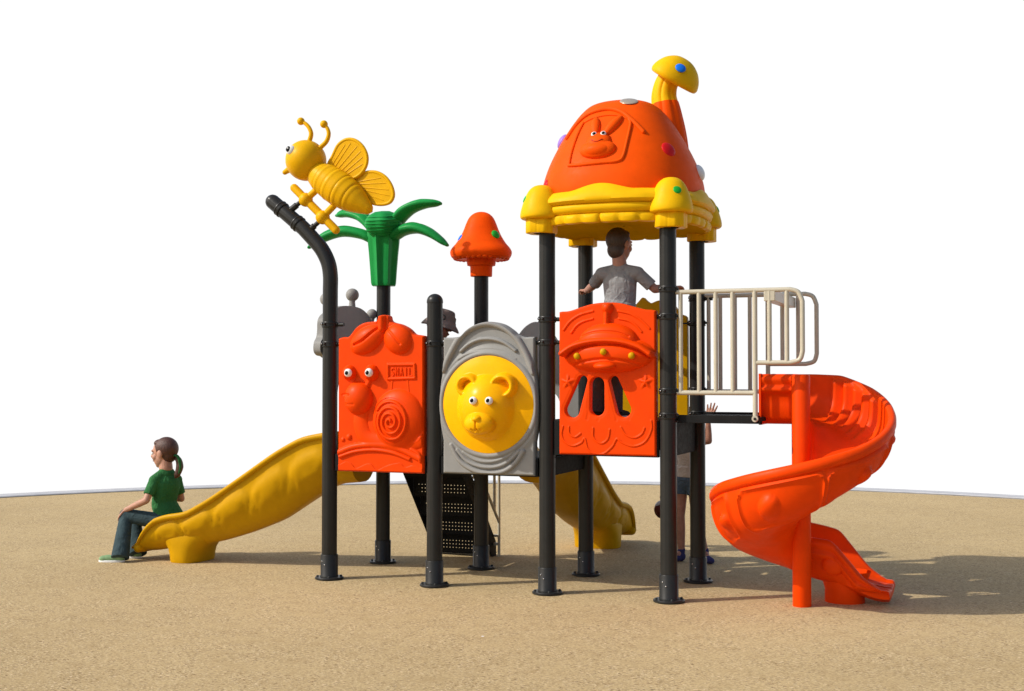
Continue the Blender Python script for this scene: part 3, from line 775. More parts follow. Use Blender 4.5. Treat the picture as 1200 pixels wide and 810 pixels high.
# ---- bee
def bee():
    r = 120 * .00149
    body_c = Vector((-0.147, 0.000, 3.528)); body_e = Vector((0.406, 0.000, 3.158)); ax = (body_e - body_c); Lb = ax.length; ax.normalize()
    prof = []
    for t in np.linspace(-.03, 1, 70):
        w = np.interp(t, [-.03, 0, .12, .3, .45, .6, .75, .88, .96, 1], [.07, .105, .135, .150, .152, .138, .106, .068, .042, .006])
        for g in (.13, .29, .46, .63): w += .0035 * (((t - g) / .05) if 0 <= t - g < .05 else (1 if 0 else 0)) - .005 * math.exp(-((t - g) / .010) ** 2)
        prof.append((w, t * Lb))
    m = MB(); m.lathe(prof, body_c, 40, ax)
    o = m.build('bee_figure', YELLOW3, PLAY, label='yellow bee figure on the bent post')
    m = MB(); hc = Vector((-0.249, 0.000, 3.642)); m.ball(hc, r, 40, 24)
    nc = Vector((-0.437, 0.000, 3.565)); m.tube([hc + (nc - hc) * .75, nc, Vector((-0.463, 0.000, 3.551))], [.04, .026, .022], 16, 'round')
    h = m.build('head', YELLOW3, o)
    ec = Vector((-0.300, -0.115, 3.698)); d = Vector((ec.x - hc.x, -.115, ec.z - hc.z)).normalized()
    eye(o, hc + d * (r - .006), .044, (d + Vector((.35, -1.0, 0))).normalized(), (-.20, .02), .62)
    for pts in ([(218, 232), (226, 190), (214, 152), (190, 125), (165, 113)], [(280, 262), (316, 232), (330, 190), (322, 155), (302, 130)]):
        p3 = [(320 + a / 5.0625, 120 + b / 5.0625) for a, b in pts]
        q = [ANT for ANT in p3]
    for path in (cr([(-0.221, 0.000, 3.797), (-0.198, 0.000, 3.869), (-0.218, 0.000, 3.927), (-0.259, 0.000, 3.970), (-0.302, 0.000, 3.992)], 6), cr([(-0.109, 0.000, 3.744), (-0.045, 0.000, 3.796), (-0.022, 0.000, 3.857), (-0.036, 0.000, 3.909), (-0.070, 0.000, 3.949)], 6)):
        a = MB(); a.tube(path, [.022 - .007 * k / (len(path) - 1) for k in range(len(path))], 14, up=(0, 1, 0)); a.ball(path[-1], .034)
        a.build('antenna', YELLOW3, o)
    for y0, out, vein in ((.03, [(-0.041, 0.000, 3.580), (0.004, 0.000, 3.670), (0.058, 0.000, 3.762), (0.136, 0.000, 3.804), (0.219, 0.000, 3.792), (0.293, 0.000, 3.735), (0.336, 0.000, 3.649), (0.327, 0.000, 3.562), (0.269, 0.000, 3.492), (0.196, 0.000, 3.463), (0.129, 0.000, 3.479), (0.046, 0.000, 3.528)],
                           (((0.016, 0.000, 3.556), (0.181, 0.000, 3.766)), ((0.049, 0.000, 3.542), (0.244, 0.000, 3.735)), ((0.083, 0.000, 3.526), (0.280, 0.000, 3.689)), ((0.113, 0.000, 3.509), (0.297, 0.000, 3.637)), ((0.138, 0.000, 3.493), (0.297, 0.000, 3.578)), ((-0.008, 0.000, 3.578), (0.128, 0.000, 3.758)))),
                          (.05, [(0.179, 0.000, 3.444), (0.245, 0.000, 3.484), (0.335, 0.000, 3.510), (0.425, 0.000, 3.502), (0.506, 0.000, 3.456), (0.562, 0.000, 3.381), (0.583, 0.000, 3.300), (0.555, 0.000, 3.244), (0.490, 0.000, 3.226), (0.401, 0.000, 3.236), (0.319, 0.000, 3.278), (0.245, 0.000, 3.362)],
                           (((0.212, 0.000, 3.430), (0.465, 0.000, 3.452)), ((0.229, 0.000, 3.412), (0.514, 0.000, 3.405)), ((0.249, 0.000, 3.387), (0.542, 0.000, 3.346)), ((0.265, 0.000, 3.366), (0.546, 0.000, 3.295)), ((0.295, 0.000, 3.330), (0.490, 0.000, 3.258))))):
        w = MB(); ol = cr(out, 5, True); c = np.mean(np.array(ol), 0)
        k = len(ol)
        for sgn in (-1, 1):
            w.add([(c[0], y0 + sgn * .010, c[2])] + [(p[0], y0 + sgn * .010, p[2]) for p in ol], [(0, 1 + j, 1 + (j + 1) % k) for j in range(k)])
        ring = [(p[0], y0, p[2]) for p in ol]
        w.tube(ring + [ring[0], ring[1]], .016, 12, up=(0, 1, 0), cap=None)
        for a, b in vein:
            for sgn in (-1, 1): w.tube([(a[0], y0 + sgn * .0085, a[2]), (b[0], y0 + sgn * .0085, b[2])], [.006, .005], 8, 'round')
        w.build('wing', YELLOW3, o, fix=True)
    m = MB(); m.tube([(-0.366, 0.000, 3.407), (0.052, 0.000, 3.018)], .036, 20, 'round')
    for c, tgt in (((-0.249, 0.000, 3.296), (-0.134, 0.000, 3.384)), ((-0.079, 0.000, 3.133), (0.017, 0.000, 3.218))):
        m.ball(c, .062); m.tube([c, Vector(c).lerp(Vector(tgt), 1.7)], .030, 16)
    m.build('perch', YELLOW3, o)
    m = MB()
    for a, b in (((-0.298, 0.000, 3.281), (-0.461, 0.000, 3.173)), ((-0.120, 0.000, 3.092), (-0.280, 0.000, 2.976))):
        A_, B_ = Vector(a), Vector(b); m.tube([A_, A_.lerp(B_, .25), A_.lerp(B_, .26), B_], [.02, .02, .028, .028], 14)
    m.build('bracket', BLACK, o)
bee()

# ---- palm on the rear left post
def palm():
    m = MB()
    flut = lambda a, r, h: 1 - .07 * abs(math.sin(a * 4)) ** .5 + .05 * math.cos(a * 8)
    m.lathe([(.06, 0), (.108, .0), (.114, .012), (.118, .03), (.126, .15), (.138, .30), (.150, .42), (.156, .50), (.14, .53), (.08, .56)], (0, 1, 2.60), 96, mod=flut)
    o = m.build('palm_top', GREEN, PLAY, angle=35, label='green palm topper with drooping leaves')
    m = MB(); hexm = lambda a, r, h: 1 + .05 * math.cos(6 * a)
    m.lathe([(.05, 0), (.12, .0), (.165, .06), (.178, .11), (.170, .155), (.13, .20), (.07, .225), (.005, .23)], (.02, .97, 3.075), 60, (.0, -.18, 1), mod=hexm)
    for k in range(6):
        t = .03 + .030 * k; q = float(np.interp(t, [0, .06, .11, .155, .2], [.12, .165, .178, .170, .13])); m.lathe([(q - .006, t - .008), (q + .007, t), (q - .006, t + .008)], (.02, .97, 3.075), 40, (.0, -.18, 1), mod=hexm)
    m.build('crown', GREEN, o, angle=30)
    for path, s in ((([(.06, 1.0, 3.05), (.14, .98, 3.19), (.26, .96, 3.295), (.42, .95, 3.345), (.60, .95, 3.345)]), 1), (([(.09, .99, 3.04), (.20, .97, 3.105), (.36, .95, 3.125), (.52, .94, 3.07), (.68, .93, 2.96)]), 1),
                    (([(-.08, .97, 3.02), (-.20, .96, 3.09), (-.40, .94, 3.125), (-.58, .92, 3.08), (-.74, .90, 2.99)]), 1), (([(-.04, 1.02, 3.05), (-.14, 1.05, 3.17), (-.26, 1.08, 3.27), (-.42, 1.1, 3.32), (-.56, 1.12, 3.31)]), 1)):
        p = cr(path, 8); n = len(p)
        wd = [np.interp(q / (n - 1), [0, .15, .45, .75, .92, 1], [.056, .074, .082, .068, .048, .028]) for q in range(n)]
        lf = MB(); lf.tube(p, wd, 20, 'round', ell=(.62, 1.25), up=(0, 0, 1))
        for sgn in (-1, 1):
            lf.tube([(a, b + sgn * w * .5, c + w * .60) for (a, b, c), w in zip(p, wd)], .006, 8)
        lf.build('palm_leaf', GREEN, o)
palm()

# ---- mushroom on the rear middle post
def mushroom():
    c = (1, 1, 2.66)
    m = MB(); m.lathe([(.05, 0), (.098, 0), (.10, .01), (.102, .09), (.108, .095), (.128, .10), (.132, .12), (.134, .20), (.10, .23)], c, 40)
    o = m.build('mushroom_top', ORANGE2, PLAY, label='orange mushroom topper with blue and green spots')
    tri = lambda a, r, h: 1 + .055 * math.cos(3 * (a - 4.0)) * min(1, r / .2)
    prof = [(.10, .0), (.20, -.012), (.252, -.008), (.272, .015), (.278, .05), (.262, .085), (.225, .13), (.188, .19), (.160, .25), (.138, .31), (.112, .365), (.078, .40), (.04, .418), (.003, .424)]
    pp = cr(prof, 4)
    m = MB(); m.lathe(pp, (1, 1, 2.83), 90, mod=tri)
    for k in range(30):
        a = 2 * PI * k / 30; m.ball((1 + .235 * math.cos(a), 1 + .235 * math.sin(a), 2.825), (.025, .025, .018), 10, 6)
    m.build('cap', ORANGE2, o, angle=60)
    for (x, y, z, mt) in ((1 - .150, 1 - .125, 3.00, BLUE), (1 + .172, 1 - .075, 3.03, SPOTGREEN)):
        b = MB(); d = Vector((x - 1, y - 1, .10)).normalized(); rot = Vector((0, 0, 1)).rotation_difference(d).to_matrix()
        b.ball((x, y, z), (.045, .045, .02), 24, 10, rot); b.build('spot', mt, o)
mushroom()

# ---- roof
def roof():
    N = 3.0
    def sq(a, n): return (abs(math.cos(a)) ** n + abs(math.sin(a)) ** n) ** (-1 / n)
    C0 = (2.5, .5, 0)
    prof = cr([(.645, 3.13), (.655, 3.20), (.655, 3.27), (.640, 3.36), (.600, 3.48), (.545, 3.60), (.48, 3.72), (.415, 3.825), (.345, 3.918), (.27, 3.985), (.17, 4.02), (.08, 4.032), (.003, 4.034)], 6)
    pr_r = np.array([p[0] for p in prof]); pr_z = np.array([p[1] for p in prof])
    rs = lambda z: float(np.interp(z, pr_z, pr_r))
    NS = 2.45
    nn = lambda z: NS
    m = MB(); m.lathe([(r, z) for r, z in prof], C0, 120, mod=lambda a, r, h: sq(a, NS))
    o = m.build('roof', ORANGE2, PLAY, angle=60, label='orange domed mushroom roof on a yellow scalloped rim')
    def fy(x, z):  # front surface of the dome
        r = rs(z); q = max(0, r ** NS - abs(x - 2.5) ** NS); return .5 - q ** (1 / NS)
    def front(px_, pz_, lift=0):
        return (px_, fy(px_, pz_) - lift, pz_)
    rel = MB()
    fr = cr([(2.215, 3.43), (2.30, 3.425), (2.50, 3.43), (2.62, 3.435), (2.665, 3.47), (2.68, 3.60), (2.685, 3.75), (2.665, 3.80)], 6)
    rel.tube([front(x, z, .003) for x, z in fr], .014, 10, 'round', up=(0, 1, 0))
    rel.tube([front(x, z, .003) for x, z in cr([(2.215, 3.43), (2.22, 3.55), (2.245, 3.70), (2.275, 3.80)], 6)], .014, 10, 'round', up=(0, 1, 0))
    rel.tube([front(x, z, .003) for x, z in cr([(2.135, 3.69), (2.20, 3.80), (2.29, 3.875), (2.40, 3.905), (2.50, 3.905), (2.60, 3.865), (2.70, 3.78), (2.79, 3.685)], 6)], .020, 10, 'round', up=(0, 1, 0))
    rel.tube([front(x, z, .0) for x, z in cr([(2.275, 3.80), (2.36, 3.835), (2.47, 3.85), (2.57, 3.84), (2.665, 3.80)], 6)], .010, 10, 'round', up=(0, 1, 0))
    # rabbit: pear shaped head, two ears
    def blob(x, z, rx, rz, d, ang=0):
        c = Vector(front(x, z)); e = 1e-2
        nx = Vector((fy(x + e, z) - fy(x - e, z), 0, 0)).x / (2 * e); nz = (fy(x, z + e) - fy(x, z - e)) / (2 * e)
        nrm = Vector((nx, -1, nz)).normalized()
        X = (Vector((1, 0, 0)) - nrm * nrm.x).normalized(); Z = nrm.cross(X) * -1
        if Z.z < 0: Z = -Z
        ca, sa = math.cos(ang), math.sin(ang)
        M = Matrix((X * ca + Z * sa, -nrm, -X * sa + Z * ca)).transposed()
        rel.ball(c, (rx, d, rz), 28, 16, M); return c, nrm, X, Z
    blob(2.452, 3.545, .150, .085, .055); c_, n_, X_, Z_ = blob(2.45, 3.60, .105, .095, .058); blob(2.45, 3.53, .12, .06, .07)
    blob(2.40, 3.745, .042, .105, .038, .12); blob(2.545, 3.745, .042, .12, .038, -.55)
    rr = rel.build('rabbit_relief', ORANGE2, o, label='raised rabbit face in a frame')
    for x in (2.415, 2.492):
        p = Vector(front(x, 3.655)); eye(o, p + n_ * .036, .024, n_, (.1, -.05), .6)
    sm = MB(); q0 = Vector(front(2.452, 3.585)) + n_ * .056
    sm.tube(cr([q0 + X_ * -.045 + Z_ * .014, q0 + X_ * -.02 - Z_ * .004, q0 + X_ * .01 - Z_ * .006, q0 + X_ * .045 + Z_ * .012], 5), .004, 8, 'round'); sm.build('smile', plastic('dark orange plastic', (.42, .03, .006)), o)
    # coloured spots
    def surf(a, z):
        r = rs(z) * sq(a, NS); return Vector((2.5 + r * math.cos(a), .5 + r * math.sin(a), z))
    for a, z, r, mt in ((math.radians(203), 3.70, .07, PURPLE), (math.radians(-38), 3.545, .066, RED), (math.radians(8), 3.42, .07, WHITE), (math.radians(-65), 3.985, .075, SILVER), (math.radians(219), 3.30, .055, RED), (math.radians(100), 3.7, .07, BLUE)):
        p = surf(a, z); e = .01
        n = (surf(a + e, z) - surf(a - e, z)).cross(surf(a, z + e) - surf(a, z - e)).normalized()
        if n.dot(p - Vector((2.5, .5, 3.4))) < 0: n = -n
        rot = Vector((0, 0, 1)).rotation_difference(n).to_matrix(); b = MB(); b.ball(p - n * .004, (r, r, {PURPLE: .04, WHITE: .045, SILVER: .012}.get(mt, .018)), 30, 12, rot); b.build('spot', mt, o)
    # seam lines
    # rim: layered lathe with rounded square plan, humps between the corners and scalloped lower lip
    m = MB(); nr = 2.6; na = 240
    def ring(z, w, hump=0, scal=0, n=nr):
        row = []
        for j in range(na):
            a = 2 * PI * j / na; r = w * sq(a, n)
            hz = hump * max(0, math.cos(4 * a)) ** 1.5
            k = abs(math.sin(a * 14)) ** .35
            row.append((2.5 + r * (1 - scal * (1 - k)) * math.cos(a), .5 + r * (1 - scal * (1 - k)) * math.sin(a), z + hz + (.012 * (1 - k) if scal else 0)))
        return row
    rows = [ring(2.995, .01), ring(2.988, .40), ring(2.960, .60), ring(2.948, .655, 0, .03), ring(2.955, .690, 0, .035), ring(2.985, .702, 0, .035), ring(3.015, .694, 0, .03), ring(3.028, .672, 0, 0), ring(3.036, .690), ring(3.05, .706), ring(3.075, .712), ring(3.095, .704), ring(3.102, .692), ring(3.112, .722), ring(3.128, .734), ring(3.15, .730, .008), ring(3.175, .712, .02), ring(3.20, .685, .045), ring(3.212, .665, .05), ring(3.20, .63, .04), ring(3.12, .60)]
    m.grid(rows, cv=True)
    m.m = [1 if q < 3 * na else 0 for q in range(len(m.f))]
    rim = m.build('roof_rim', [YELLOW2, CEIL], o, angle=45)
    # corner mushrooms
    for sx, sy in ((-1, -1), (1, -1), (-1, 1), (1, 1)):
        cx_, cy_ = 2.5 + sx * .535, .5 + sy * .535
        m = MB(); fl = lambda a, r, h: sq(a + PI / 4, 4) * (1 - .025 * math.exp(-(((a + PI / 8) % (PI / 4) - PI / 8) / .05) ** 2))
        m.lathe([(.06, 2.90), (.112, 2.90), (.116, 2.905), (.116, 3.03), (.10, 3.05)], (cx_, cy_, 0), 96, mod=lambda a, r, h: min(1.12, sq(a, 6)) * (1 - .03 * math.exp(-(((a + PI / 8) % (PI / 4) - PI / 8) / .04) ** 2)))
        tri = lambda a, r, h: 1 + .012 * math.cos(3 * a + 1.2) * min(1, r / .1)
        m.lathe(cr([(.08, 3.03), (.14, 3.012), (.166, 3.022), (.172, 3.045), (.166, 3.085), (.150, 3.14), (.128, 3.20), (.098, 3.252), (.06, 3.282), (.025, 3.292), (.002, 3.294)], 4), (cx_, cy_, 0), 60, mod=tri)
        k = m.build('corner_cap', YELLOW2, o, angle=50)
    for sx, sy, da in ((-1, -1, -2.62), (1, -1, -.95), (1, 1, .2), (-1, 1, 2.4)):
        cx_, cy_ = 2.5 + sx * .535, .5 + sy * .535
        d = Vector((math.cos(da), math.sin(da), .5)).normalized(); rot = Vector((0, 0, 1)).rotation_difference(d).to_matrix()
        b = MB(); b.ball((cx_ + .133 * math.cos(da), cy_ + .133 * math.sin(da), 3.178), (.034, .034, .012), 24, 10, rot); b.build('spot', SPOTGREEN, o)
    # chimney shaped like a bent mushroom
    flut = lambda a: 1 - .085 * math.exp(-(((a + PI / 8) % (PI / 4) - PI / 8) / .12) ** 2)
    m = MB(); m.tube(cr([(2.835, .80, 3.45), (2.815, .80, 3.75), (2.79, .80, 3.95), (2.775, .80, 4.065)], 6), [np.interp(q / 18, [0, 1], [.168, .116]) for q in range(19)], 64, prof=flut, up=(1, 0, 0))
    ch = m.build('chimney', ORANGE2, o, angle=35)
    m = MB(); m.tube(cr([(2.775, .80, 4.06), (2.768, .80, 4.13), (2.785, .80, 4.22), (2.835, .80, 4.31)], 6), [np.interp(q / 18, [0, 1], [.114, .092]) for q in range(19)], 64, prof=flut, up=(1, 0, 0))
    m.build('chimney_stem', YELLOW2, o, angle=35)
    ax = Vector((.56, -.12, .83)).normalized()
    m = MB(); m.lathe(cr([(.02, -.01), (.12, -.035), (.19, -.045), (.212, -.03), (.215, 0), (.195, .055), (.155, .11), (.10, .15), (.05, .168), (.002, .172)], 4), (2.862, .80, 4.285), 60, ax, mod=lambda a, r, h: 1 + .05 * math.cos(3 * a) * min(1, r / .1))
    m.build('chimney_cap', YELLOW2, o, angle=50)
    for dx, dz, mt, dy in ((.085, .055, BLUE, -.17),):
        d = Vector((.50, -.72, .48)).normalized(); rot = Vector((0, 0, 1)).rotation_difference(d).to_matrix(); p = Vector((2.862, .80, 4.285)) + ax * .035 + Vector((.40, -.90, .0)).normalized() * .176
        b = MB(); b.ball(p, (.046, .046, .016), 24, 10, rot); b.build('spot', mt, o)
roof()

# ------------------------------------------------------------------ people
def blob(name, prims, mat, parent, voxel=.006, smooth=4, fac=.5):
    m = MB()
    for p in prims:
        if p[0] == 'c':
            _, a, b, ra, rb = p[:5]; a, b = Vector(a), Vector(b); k = 7
            if (b - a).length < 1e-4: b = a + Vector((0, 0, 1e-3))
            m.tube([a.lerp(b, q / k) for q in range(k + 1)], [ra + (rb - ra) * q / k for q in range(k + 1)], 16, 'round', ell=p[5] if len(p) > 5 else None, up=p[6] if len(p) > 6 else None)
        elif p[0] == 'k':
            _, a, b, ra, rb = p[:5]; a, b = Vector(a), Vector(b); k = 7
            m.tube([a.lerp(b, q / k) for q in range(k + 1)], [ra + (rb - ra) * q / k for q in range(k + 1)], 20, 'flat', ell=p[5] if len(p) > 5 else None, up=p[6] if len(p) > 6 else None)
        elif p[0] == 't':
            m.tube(p[1], p[2], 18, p[3] if len(p) > 3 else 'round', ell=p[4] if len(p) > 4 else None, up=p[5] if len(p) > 5 else None)
        else:
            m.ball(p[1], p[2], 24, 16, p[3] if len(p) > 3 else None)
    o = m.build(name, mat, parent, smooth=False)
    r = o.modifiers.new('skin', 'REMESH'); r.mode = 'VOXEL'; r.voxel_size = voxel; r.use_smooth_shade = True
    if smooth:
        q = o.modifiers.new('soft', 'SMOOTH'); q.iterations = smooth; q.factor = fac
    dg = bpy.context.evaluated_depsgraph_get(); ev = o.evaluated_get(dg)
    me = bpy.data.meshes.new_from_object(ev); me.name = name
    o.modifiers.clear(); old = o.data; o.data = me; bpy.data.meshes.remove(old)
    me.shade_smooth()
    return o

def frame(f, u=(0, 0, 1)):
    f = Vector(f).normalized(); u = Vector(u); u = (u - f * u.dot(f)).normalized(); r = f.cross(u)
    return f, u, r, Matrix((r, f, u)).transposed()

def head_prims(c, f, up, hs):
    f, u, r, M = frame(f, up); c = Vector(c); h = hs
    E = lambda dx, df, du, rad: ('e', c + (r * dx + f * df + u * du) * h, tuple(q * h for q in rad), M)
    P = [E(0, -.010, .026, (.078, .098, .090)), E(0, .026, -.045, (.060, .062, .070)), E(0, .052, -.092, (.026, .024, .022)),
         ('c', c + (f * .084 + u * .008) * h, c + (f * .106 - u * .020) * h, .010 * h, .014 * h)]
    for s in (-1, 1):
        P += [E(s * .036, .058, -.028, (.027, .028, .028)), E(s * .030, .076, .024, (.026, .016, .011)), E(s * .079, -.006, -.006, (.012, .022, .034)),
              E(s * .012, .090, -.024, (.009, .012, .008))]
    P += [E(0, .086, -.052, (.020, .012, .006)), E(0, .084, -.063, (.017, .012, .007))]
    return P

def face_bits(parent, c, f, up, hs, brow=None):
    f, u, r, M = frame(f, up); c = Vector(c)
    for s in (-1, 1):
        m = MB(); e = c + (r * (s * .033) + f * .083 + u * .003) * hs
        m.ball(e, .0135 * hs, 16, 10, M); m.cur = 1; m.ball(e + f * .0085 * hs, (.0068 * hs, .006 * hs, .0068 * hs), 14, 8, M)
        m.build('eye', [WHITE, PUPIL], parent)
    m = MB(); m.ball(c + (f * .095 - u * .057) * hs, (.019 * hs, .005 * hs, .0045 * hs), 16, 8, M); m.build('mouth', LIPS, parent)

def hand_prims(w, d, n, side, s=1.0, curl=.25, spread=.06, thumb=.8, big=1.0):
    s = s * big
    w = Vector(w); d = Vector(d).normalized(); n = Vector(n); n = (n - d * n.dot(d)).normalized(); sv = d.cross(n) * side
    P = []
    for i, L in enumerate((.054, .062, .057, .044)):
        q = (1.5 - i)
        k = w + d * (.072 - .004 * abs(q - .4)) * s + sv * (q * .0175 * s)
        P.append(('c', w + d * .012 * s + sv * (q * .010 * s), k, .0125 * s, .0100 * s))
        a = k; dr = (d + sv * (q * spread)).normalized()
        for j, fr in enumerate((.45, .32, .26)):
            cu = curl * (j + .6); dd = (dr * math.cos(cu) + n * math.sin(cu)).normalized(); b = a + dd * (L * fr * s)
            P.append(('c', a, b, (.0084 - .0008 * j) * s, (.0078 - .0009 * j) * s)); a = b
    a = w + d * .022 * s + sv * .022 * s; dd = (d * .75 + sv * thumb + n * .25).normalized(); b = a + dd * .034 * s
    P.append(('c', a, b, .0118 * s, .0095 * s)); dd = (d * .9 + sv * thumb * .55 + n * .25).normalized(); P.append(('c', b, b + dd * .028 * s, .0092 * s, .0078 * s))
    return P

def limb(a, b, c, r0, r1, r2):
    """upper + lower limb with a bent joint."""
    a, b, c = Vector(a), Vector(b), Vector(c)
    return [('c', a, b, r0, r1), ('c', b, b.lerp(c, .35), r1, r1 * .98), ('c', b.lerp(c, .35), c, r1 * .98, r2)]

def shoe(name, an, toe, mat, parent, sole=None, s=1.0, gz=0.0):
    an, toe = Vector(an), Vector(toe); d = (toe - an); d.z = 0; d.normalize(); sd_ = Vector((-d.y, d.x, 0))
    M = Matrix((d, sd_, Vector((0, 0, 1)))).transposed()
    heel = Vector((an.x, an.y, gz)) - d * .035 * s
    L = ((Vector((toe.x, toe.y, gz)) - heel)).length
    P = [('e', heel + d * .04 * s + Vector((0, 0, .045 * s)), (.05 * s, .036 * s, .045 * s), M), ('e', heel + d * (L * .55) + Vector((0, 0, .036 * s)), (L * .42, .040 * s, .034 * s), M),
         ('e', heel + d * (L * .80) + Vector((0, 0, .032 * s)), (L * .22, .042 * s, .030 * s), M), ('c', an + Vector((0, 0, .02)), heel + d * .05 * s + Vector((0, 0, .05 * s)), .036 * s, .038 * s)]
    o = blob(name, P, mat, parent, .006, 3)
    if sole:
        m = MB(); rows = []
        for z, k in ((.0, .97), (.003, 1.0), (.018, 1.0), (.021, .96)):
            rows.append([heel + d * (L * .5 + L * .53 * k * math.cos(t)) + sd_ * (.043 * s * k * math.sin(t) * (1 + .12 * math.cos(t))) + Vector((0, 0, z)) for t in np.linspace(0, 2 * PI, 30, endpoint=False)])
        m.grid(rows, cv=True); m.f += [tuple(range(30))[::-1], tuple(range(90, 120))]; m.m += [0, 0]
        m.build('sole', sole, o)
    return o

def person(J, label, skin, hs=1.0, ls=1.0):
    P = head_prims(J['head'], J['f'], J.get('up', (0, 0, 1)), hs)
    nk, ch, wa, pe = (Vector(J[k]) for k in ('neck', 'chest', 'waist', 'pelvis'))
    ax = (Vector(J['shR']) - Vector(J['shL'])).normalized()
    P += [('c', Vector(J['head']) - Vector(J['f']).normalized() * .015 - Vector((0, 0, .06 * hs)), nk, .050 * hs, .054 * hs), ('c', nk, ch, .05, .085 * ls, (1.25, .8), ax), ('c', ch, wa, .088 * ls, .078 * ls, (1.3, .85), ax), ('c', wa, pe, .080 * ls, .088 * ls, (1.35, .95), ax)]
    for s in 'LR':
        P.append(('c', nk - Vector((0, 0, .02)), J['sh' + s], .04, .042 * ls))
        P += limb(J['sh' + s], J['el' + s], J['wr' + s], .042 * ls, .034 * ls, .024 * ls)
        h = J['hand' + s]; P += hand_prims(J['wr' + s], h[0], h[1], h[2], ls * 1.04, *h[3:])
        P += limb(J['hip' + s], J['kn' + s], J['an' + s], .074 * ls, .050 * ls, .033 * ls)
        an = Vector(J['an' + s]); toe = Vector(J['toe' + s]); P.append(('c', an, an.lerp(toe, .6) - Vector((0, 0, .02)), .032 * ls, .022 * ls))
    o = blob('person', P, skin, None, .0048, 3)
    o['label'] = label; o['category'] = 'person'
    face_bits(o, J['head'], J['f'], J.get('up', (0, 0, 1)), hs)
    return o

def shirt(o, J, mat, hem, ls=1.0, sl=.62, flare=1.0, sleeve=True, g=.012):
    nk, ch, wa, hm = (Vector(v) for v in (J['neck'], J['chest'], J['waist'], hem))
    ax = (Vector(J['shR']) - Vector(J['shL'])).normalized(); L, R = Vector(J['shL']), Vector(J['shR'])
    P = [('c', L.lerp(R, .02), R.lerp(L, .02), .057 * ls, .057 * ls), ('k', nk + Vector((0, 0, -.004)), nk.lerp(ch, .35), .056, .078 * ls, (1.15, .95), ax),
         ('c', nk.lerp(ch, .4), ch, .078 * ls, .096 * ls + g, (1.30, .86), ax), ('c', ch, wa, .097 * ls + g, .088 * ls + g, (1.3, .9), ax), ('k', wa, hm, (.089 * ls + g), (.096 * ls + g) * flare, (1.32, .98), ax)]
    if sleeve:
        for s in 'LR':
            a, b = Vector(J['sh' + s]), Vector(J['el' + s]); e = a.lerp(b, sl)
            P += [('c', nk - Vector((0, 0, .032)), a, .050 * ls, .056 * ls), ('k', a, e, .052 * ls, .052 * ls), ('c', a, a.lerp(b, .15), .054 * ls, .052 * ls)]
    return blob('shirt', P, mat, o, .0055, 3)

def trousers(o, J, mat, ls=1.0, frac=1.0, hemr=.062, g=.010, name='trousers', over=.02):
    wa, pe = Vector(J['waist']), Vector(J['pelvis']); ax = (Vector(J['shR']) - Vector(J['shL'])).normalized(); ax.z = 0; ax.normalize()
    P = [('k', wa.lerp(pe, .35), pe, .084 * ls + g, .096 * ls + g, (1.36, 1.0), ax), ('c', pe, pe - Vector((0, 0, .01)), .094 * ls + g, .09 * ls + g, (1.36, 1.0), ax)]
    for s in 'LR':
        a, b, c = Vector(J['hip' + s]), Vector(J['kn' + s]), Vector(J['an' + s])
        if frac < .5:
            e = a.lerp(b, frac * 2); P += [('c', a, a.lerp(b, .1), .084 * ls, .084 * ls), ('k', a, e, .086 * ls, .080 * ls)]
        else:
            P += [('c', a, b, .086 * ls, .066 * ls), ('c', b, b.lerp(c, .2), .066 * ls, .062 * ls), ('k', b.lerp(c, .1), c - (b - c).normalized() * over, .063 * ls, hemr * ls)]
    return blob(name, P, mat, o, .0055, 3)

def hair_cap(o, c, f, up, hs, mat, low=.0, extra=(), vol=1.0):
    f, u, r, M = frame(f, up); c = Vector(c)
    E = lambda dx, df, du, rad: ('e', c + (r * dx + f * df + u * du) * hs, tuple(q * hs for q in rad), M)
    P = [E(0, -.021, .034, (.084 * vol, .099 * vol, .094 * vol)), E(0, -.045, -.012 - low, (.066 * vol, .057 * vol, .066)), E(0, .035, .082, (.060, .040, .030))] + list(extra)
    return blob('hair', P, mat, o, .006, 3)

# the girl sitting on the end of the slide
J = dict(head=(-2.106, 0.500, 1.009), f=(-.97, -.10, -.06), neck=(-2.086, 0.500, 0.865), chest=(-2.072, 0.500, 0.696), waist=(-2.108, 0.500, 0.523), pelvis=(-2.02, .5, .345),
         shL=(-2.123, 0.375, 0.753), elL=(-2.143, 0.280, 0.573), wrL=(-2.371, 0.270, 0.474), shR=(-2.050, 0.620, 0.746), elR=(-2.038, 0.680, 0.557), wrR=(-2.12, .66, .56),
         handL=((-.62, .05, -.62), (.3, 0, -1), 1, .35, .05, .5), handR=((-.9, 0, -.25), (0, 0, -1), -1, .3, .05, .5),
         hipL=(-1.995, .425, .35), hipR=(-1.995, .575, .35), knL=(-2.390, 0.300, 0.420), knR=(-2.477, 0.520, 0.368), anL=((-2.320, 0.140, 0.036)[0], .14, .085), anR=((-2.332, 0.400, -0.005)[0], .40, .085), toeL=((-2.320, 0.140, 0.036)[0] - .19, .07, .03), toeR=((-2.332, 0.400, -0.005)[0] - .2, .36, .03))
A_ = person(J, 'girl in a green shirt and dark jeans sitting on the end of the yellow slide', SKIN, 1.22, .98)
shirt(A_, J, TEE_GREEN, (-2.015, .5, .36), .98, .72, 1.08); trousers(A_, J, JEANS, .98, 1.0, .086, over=.05)
for s in 'LR': shoe('shoe', J['an' + s], J['toe' + s], SHOE_W, A_, WHITE, 1.0)
hc = Vector(J['head'])
hair_cap(A_, J['head'], J['f'], (0, 0, 1), 1.22, HAIRB)
pt = cr([(-1.986, 0.520, 0.969), (-1.952, 0.520, 0.939), (-1.941, 0.520, 0.879), (-1.956, 0.510, 0.816), (-1.973, 0.500, 0.777)], 6)
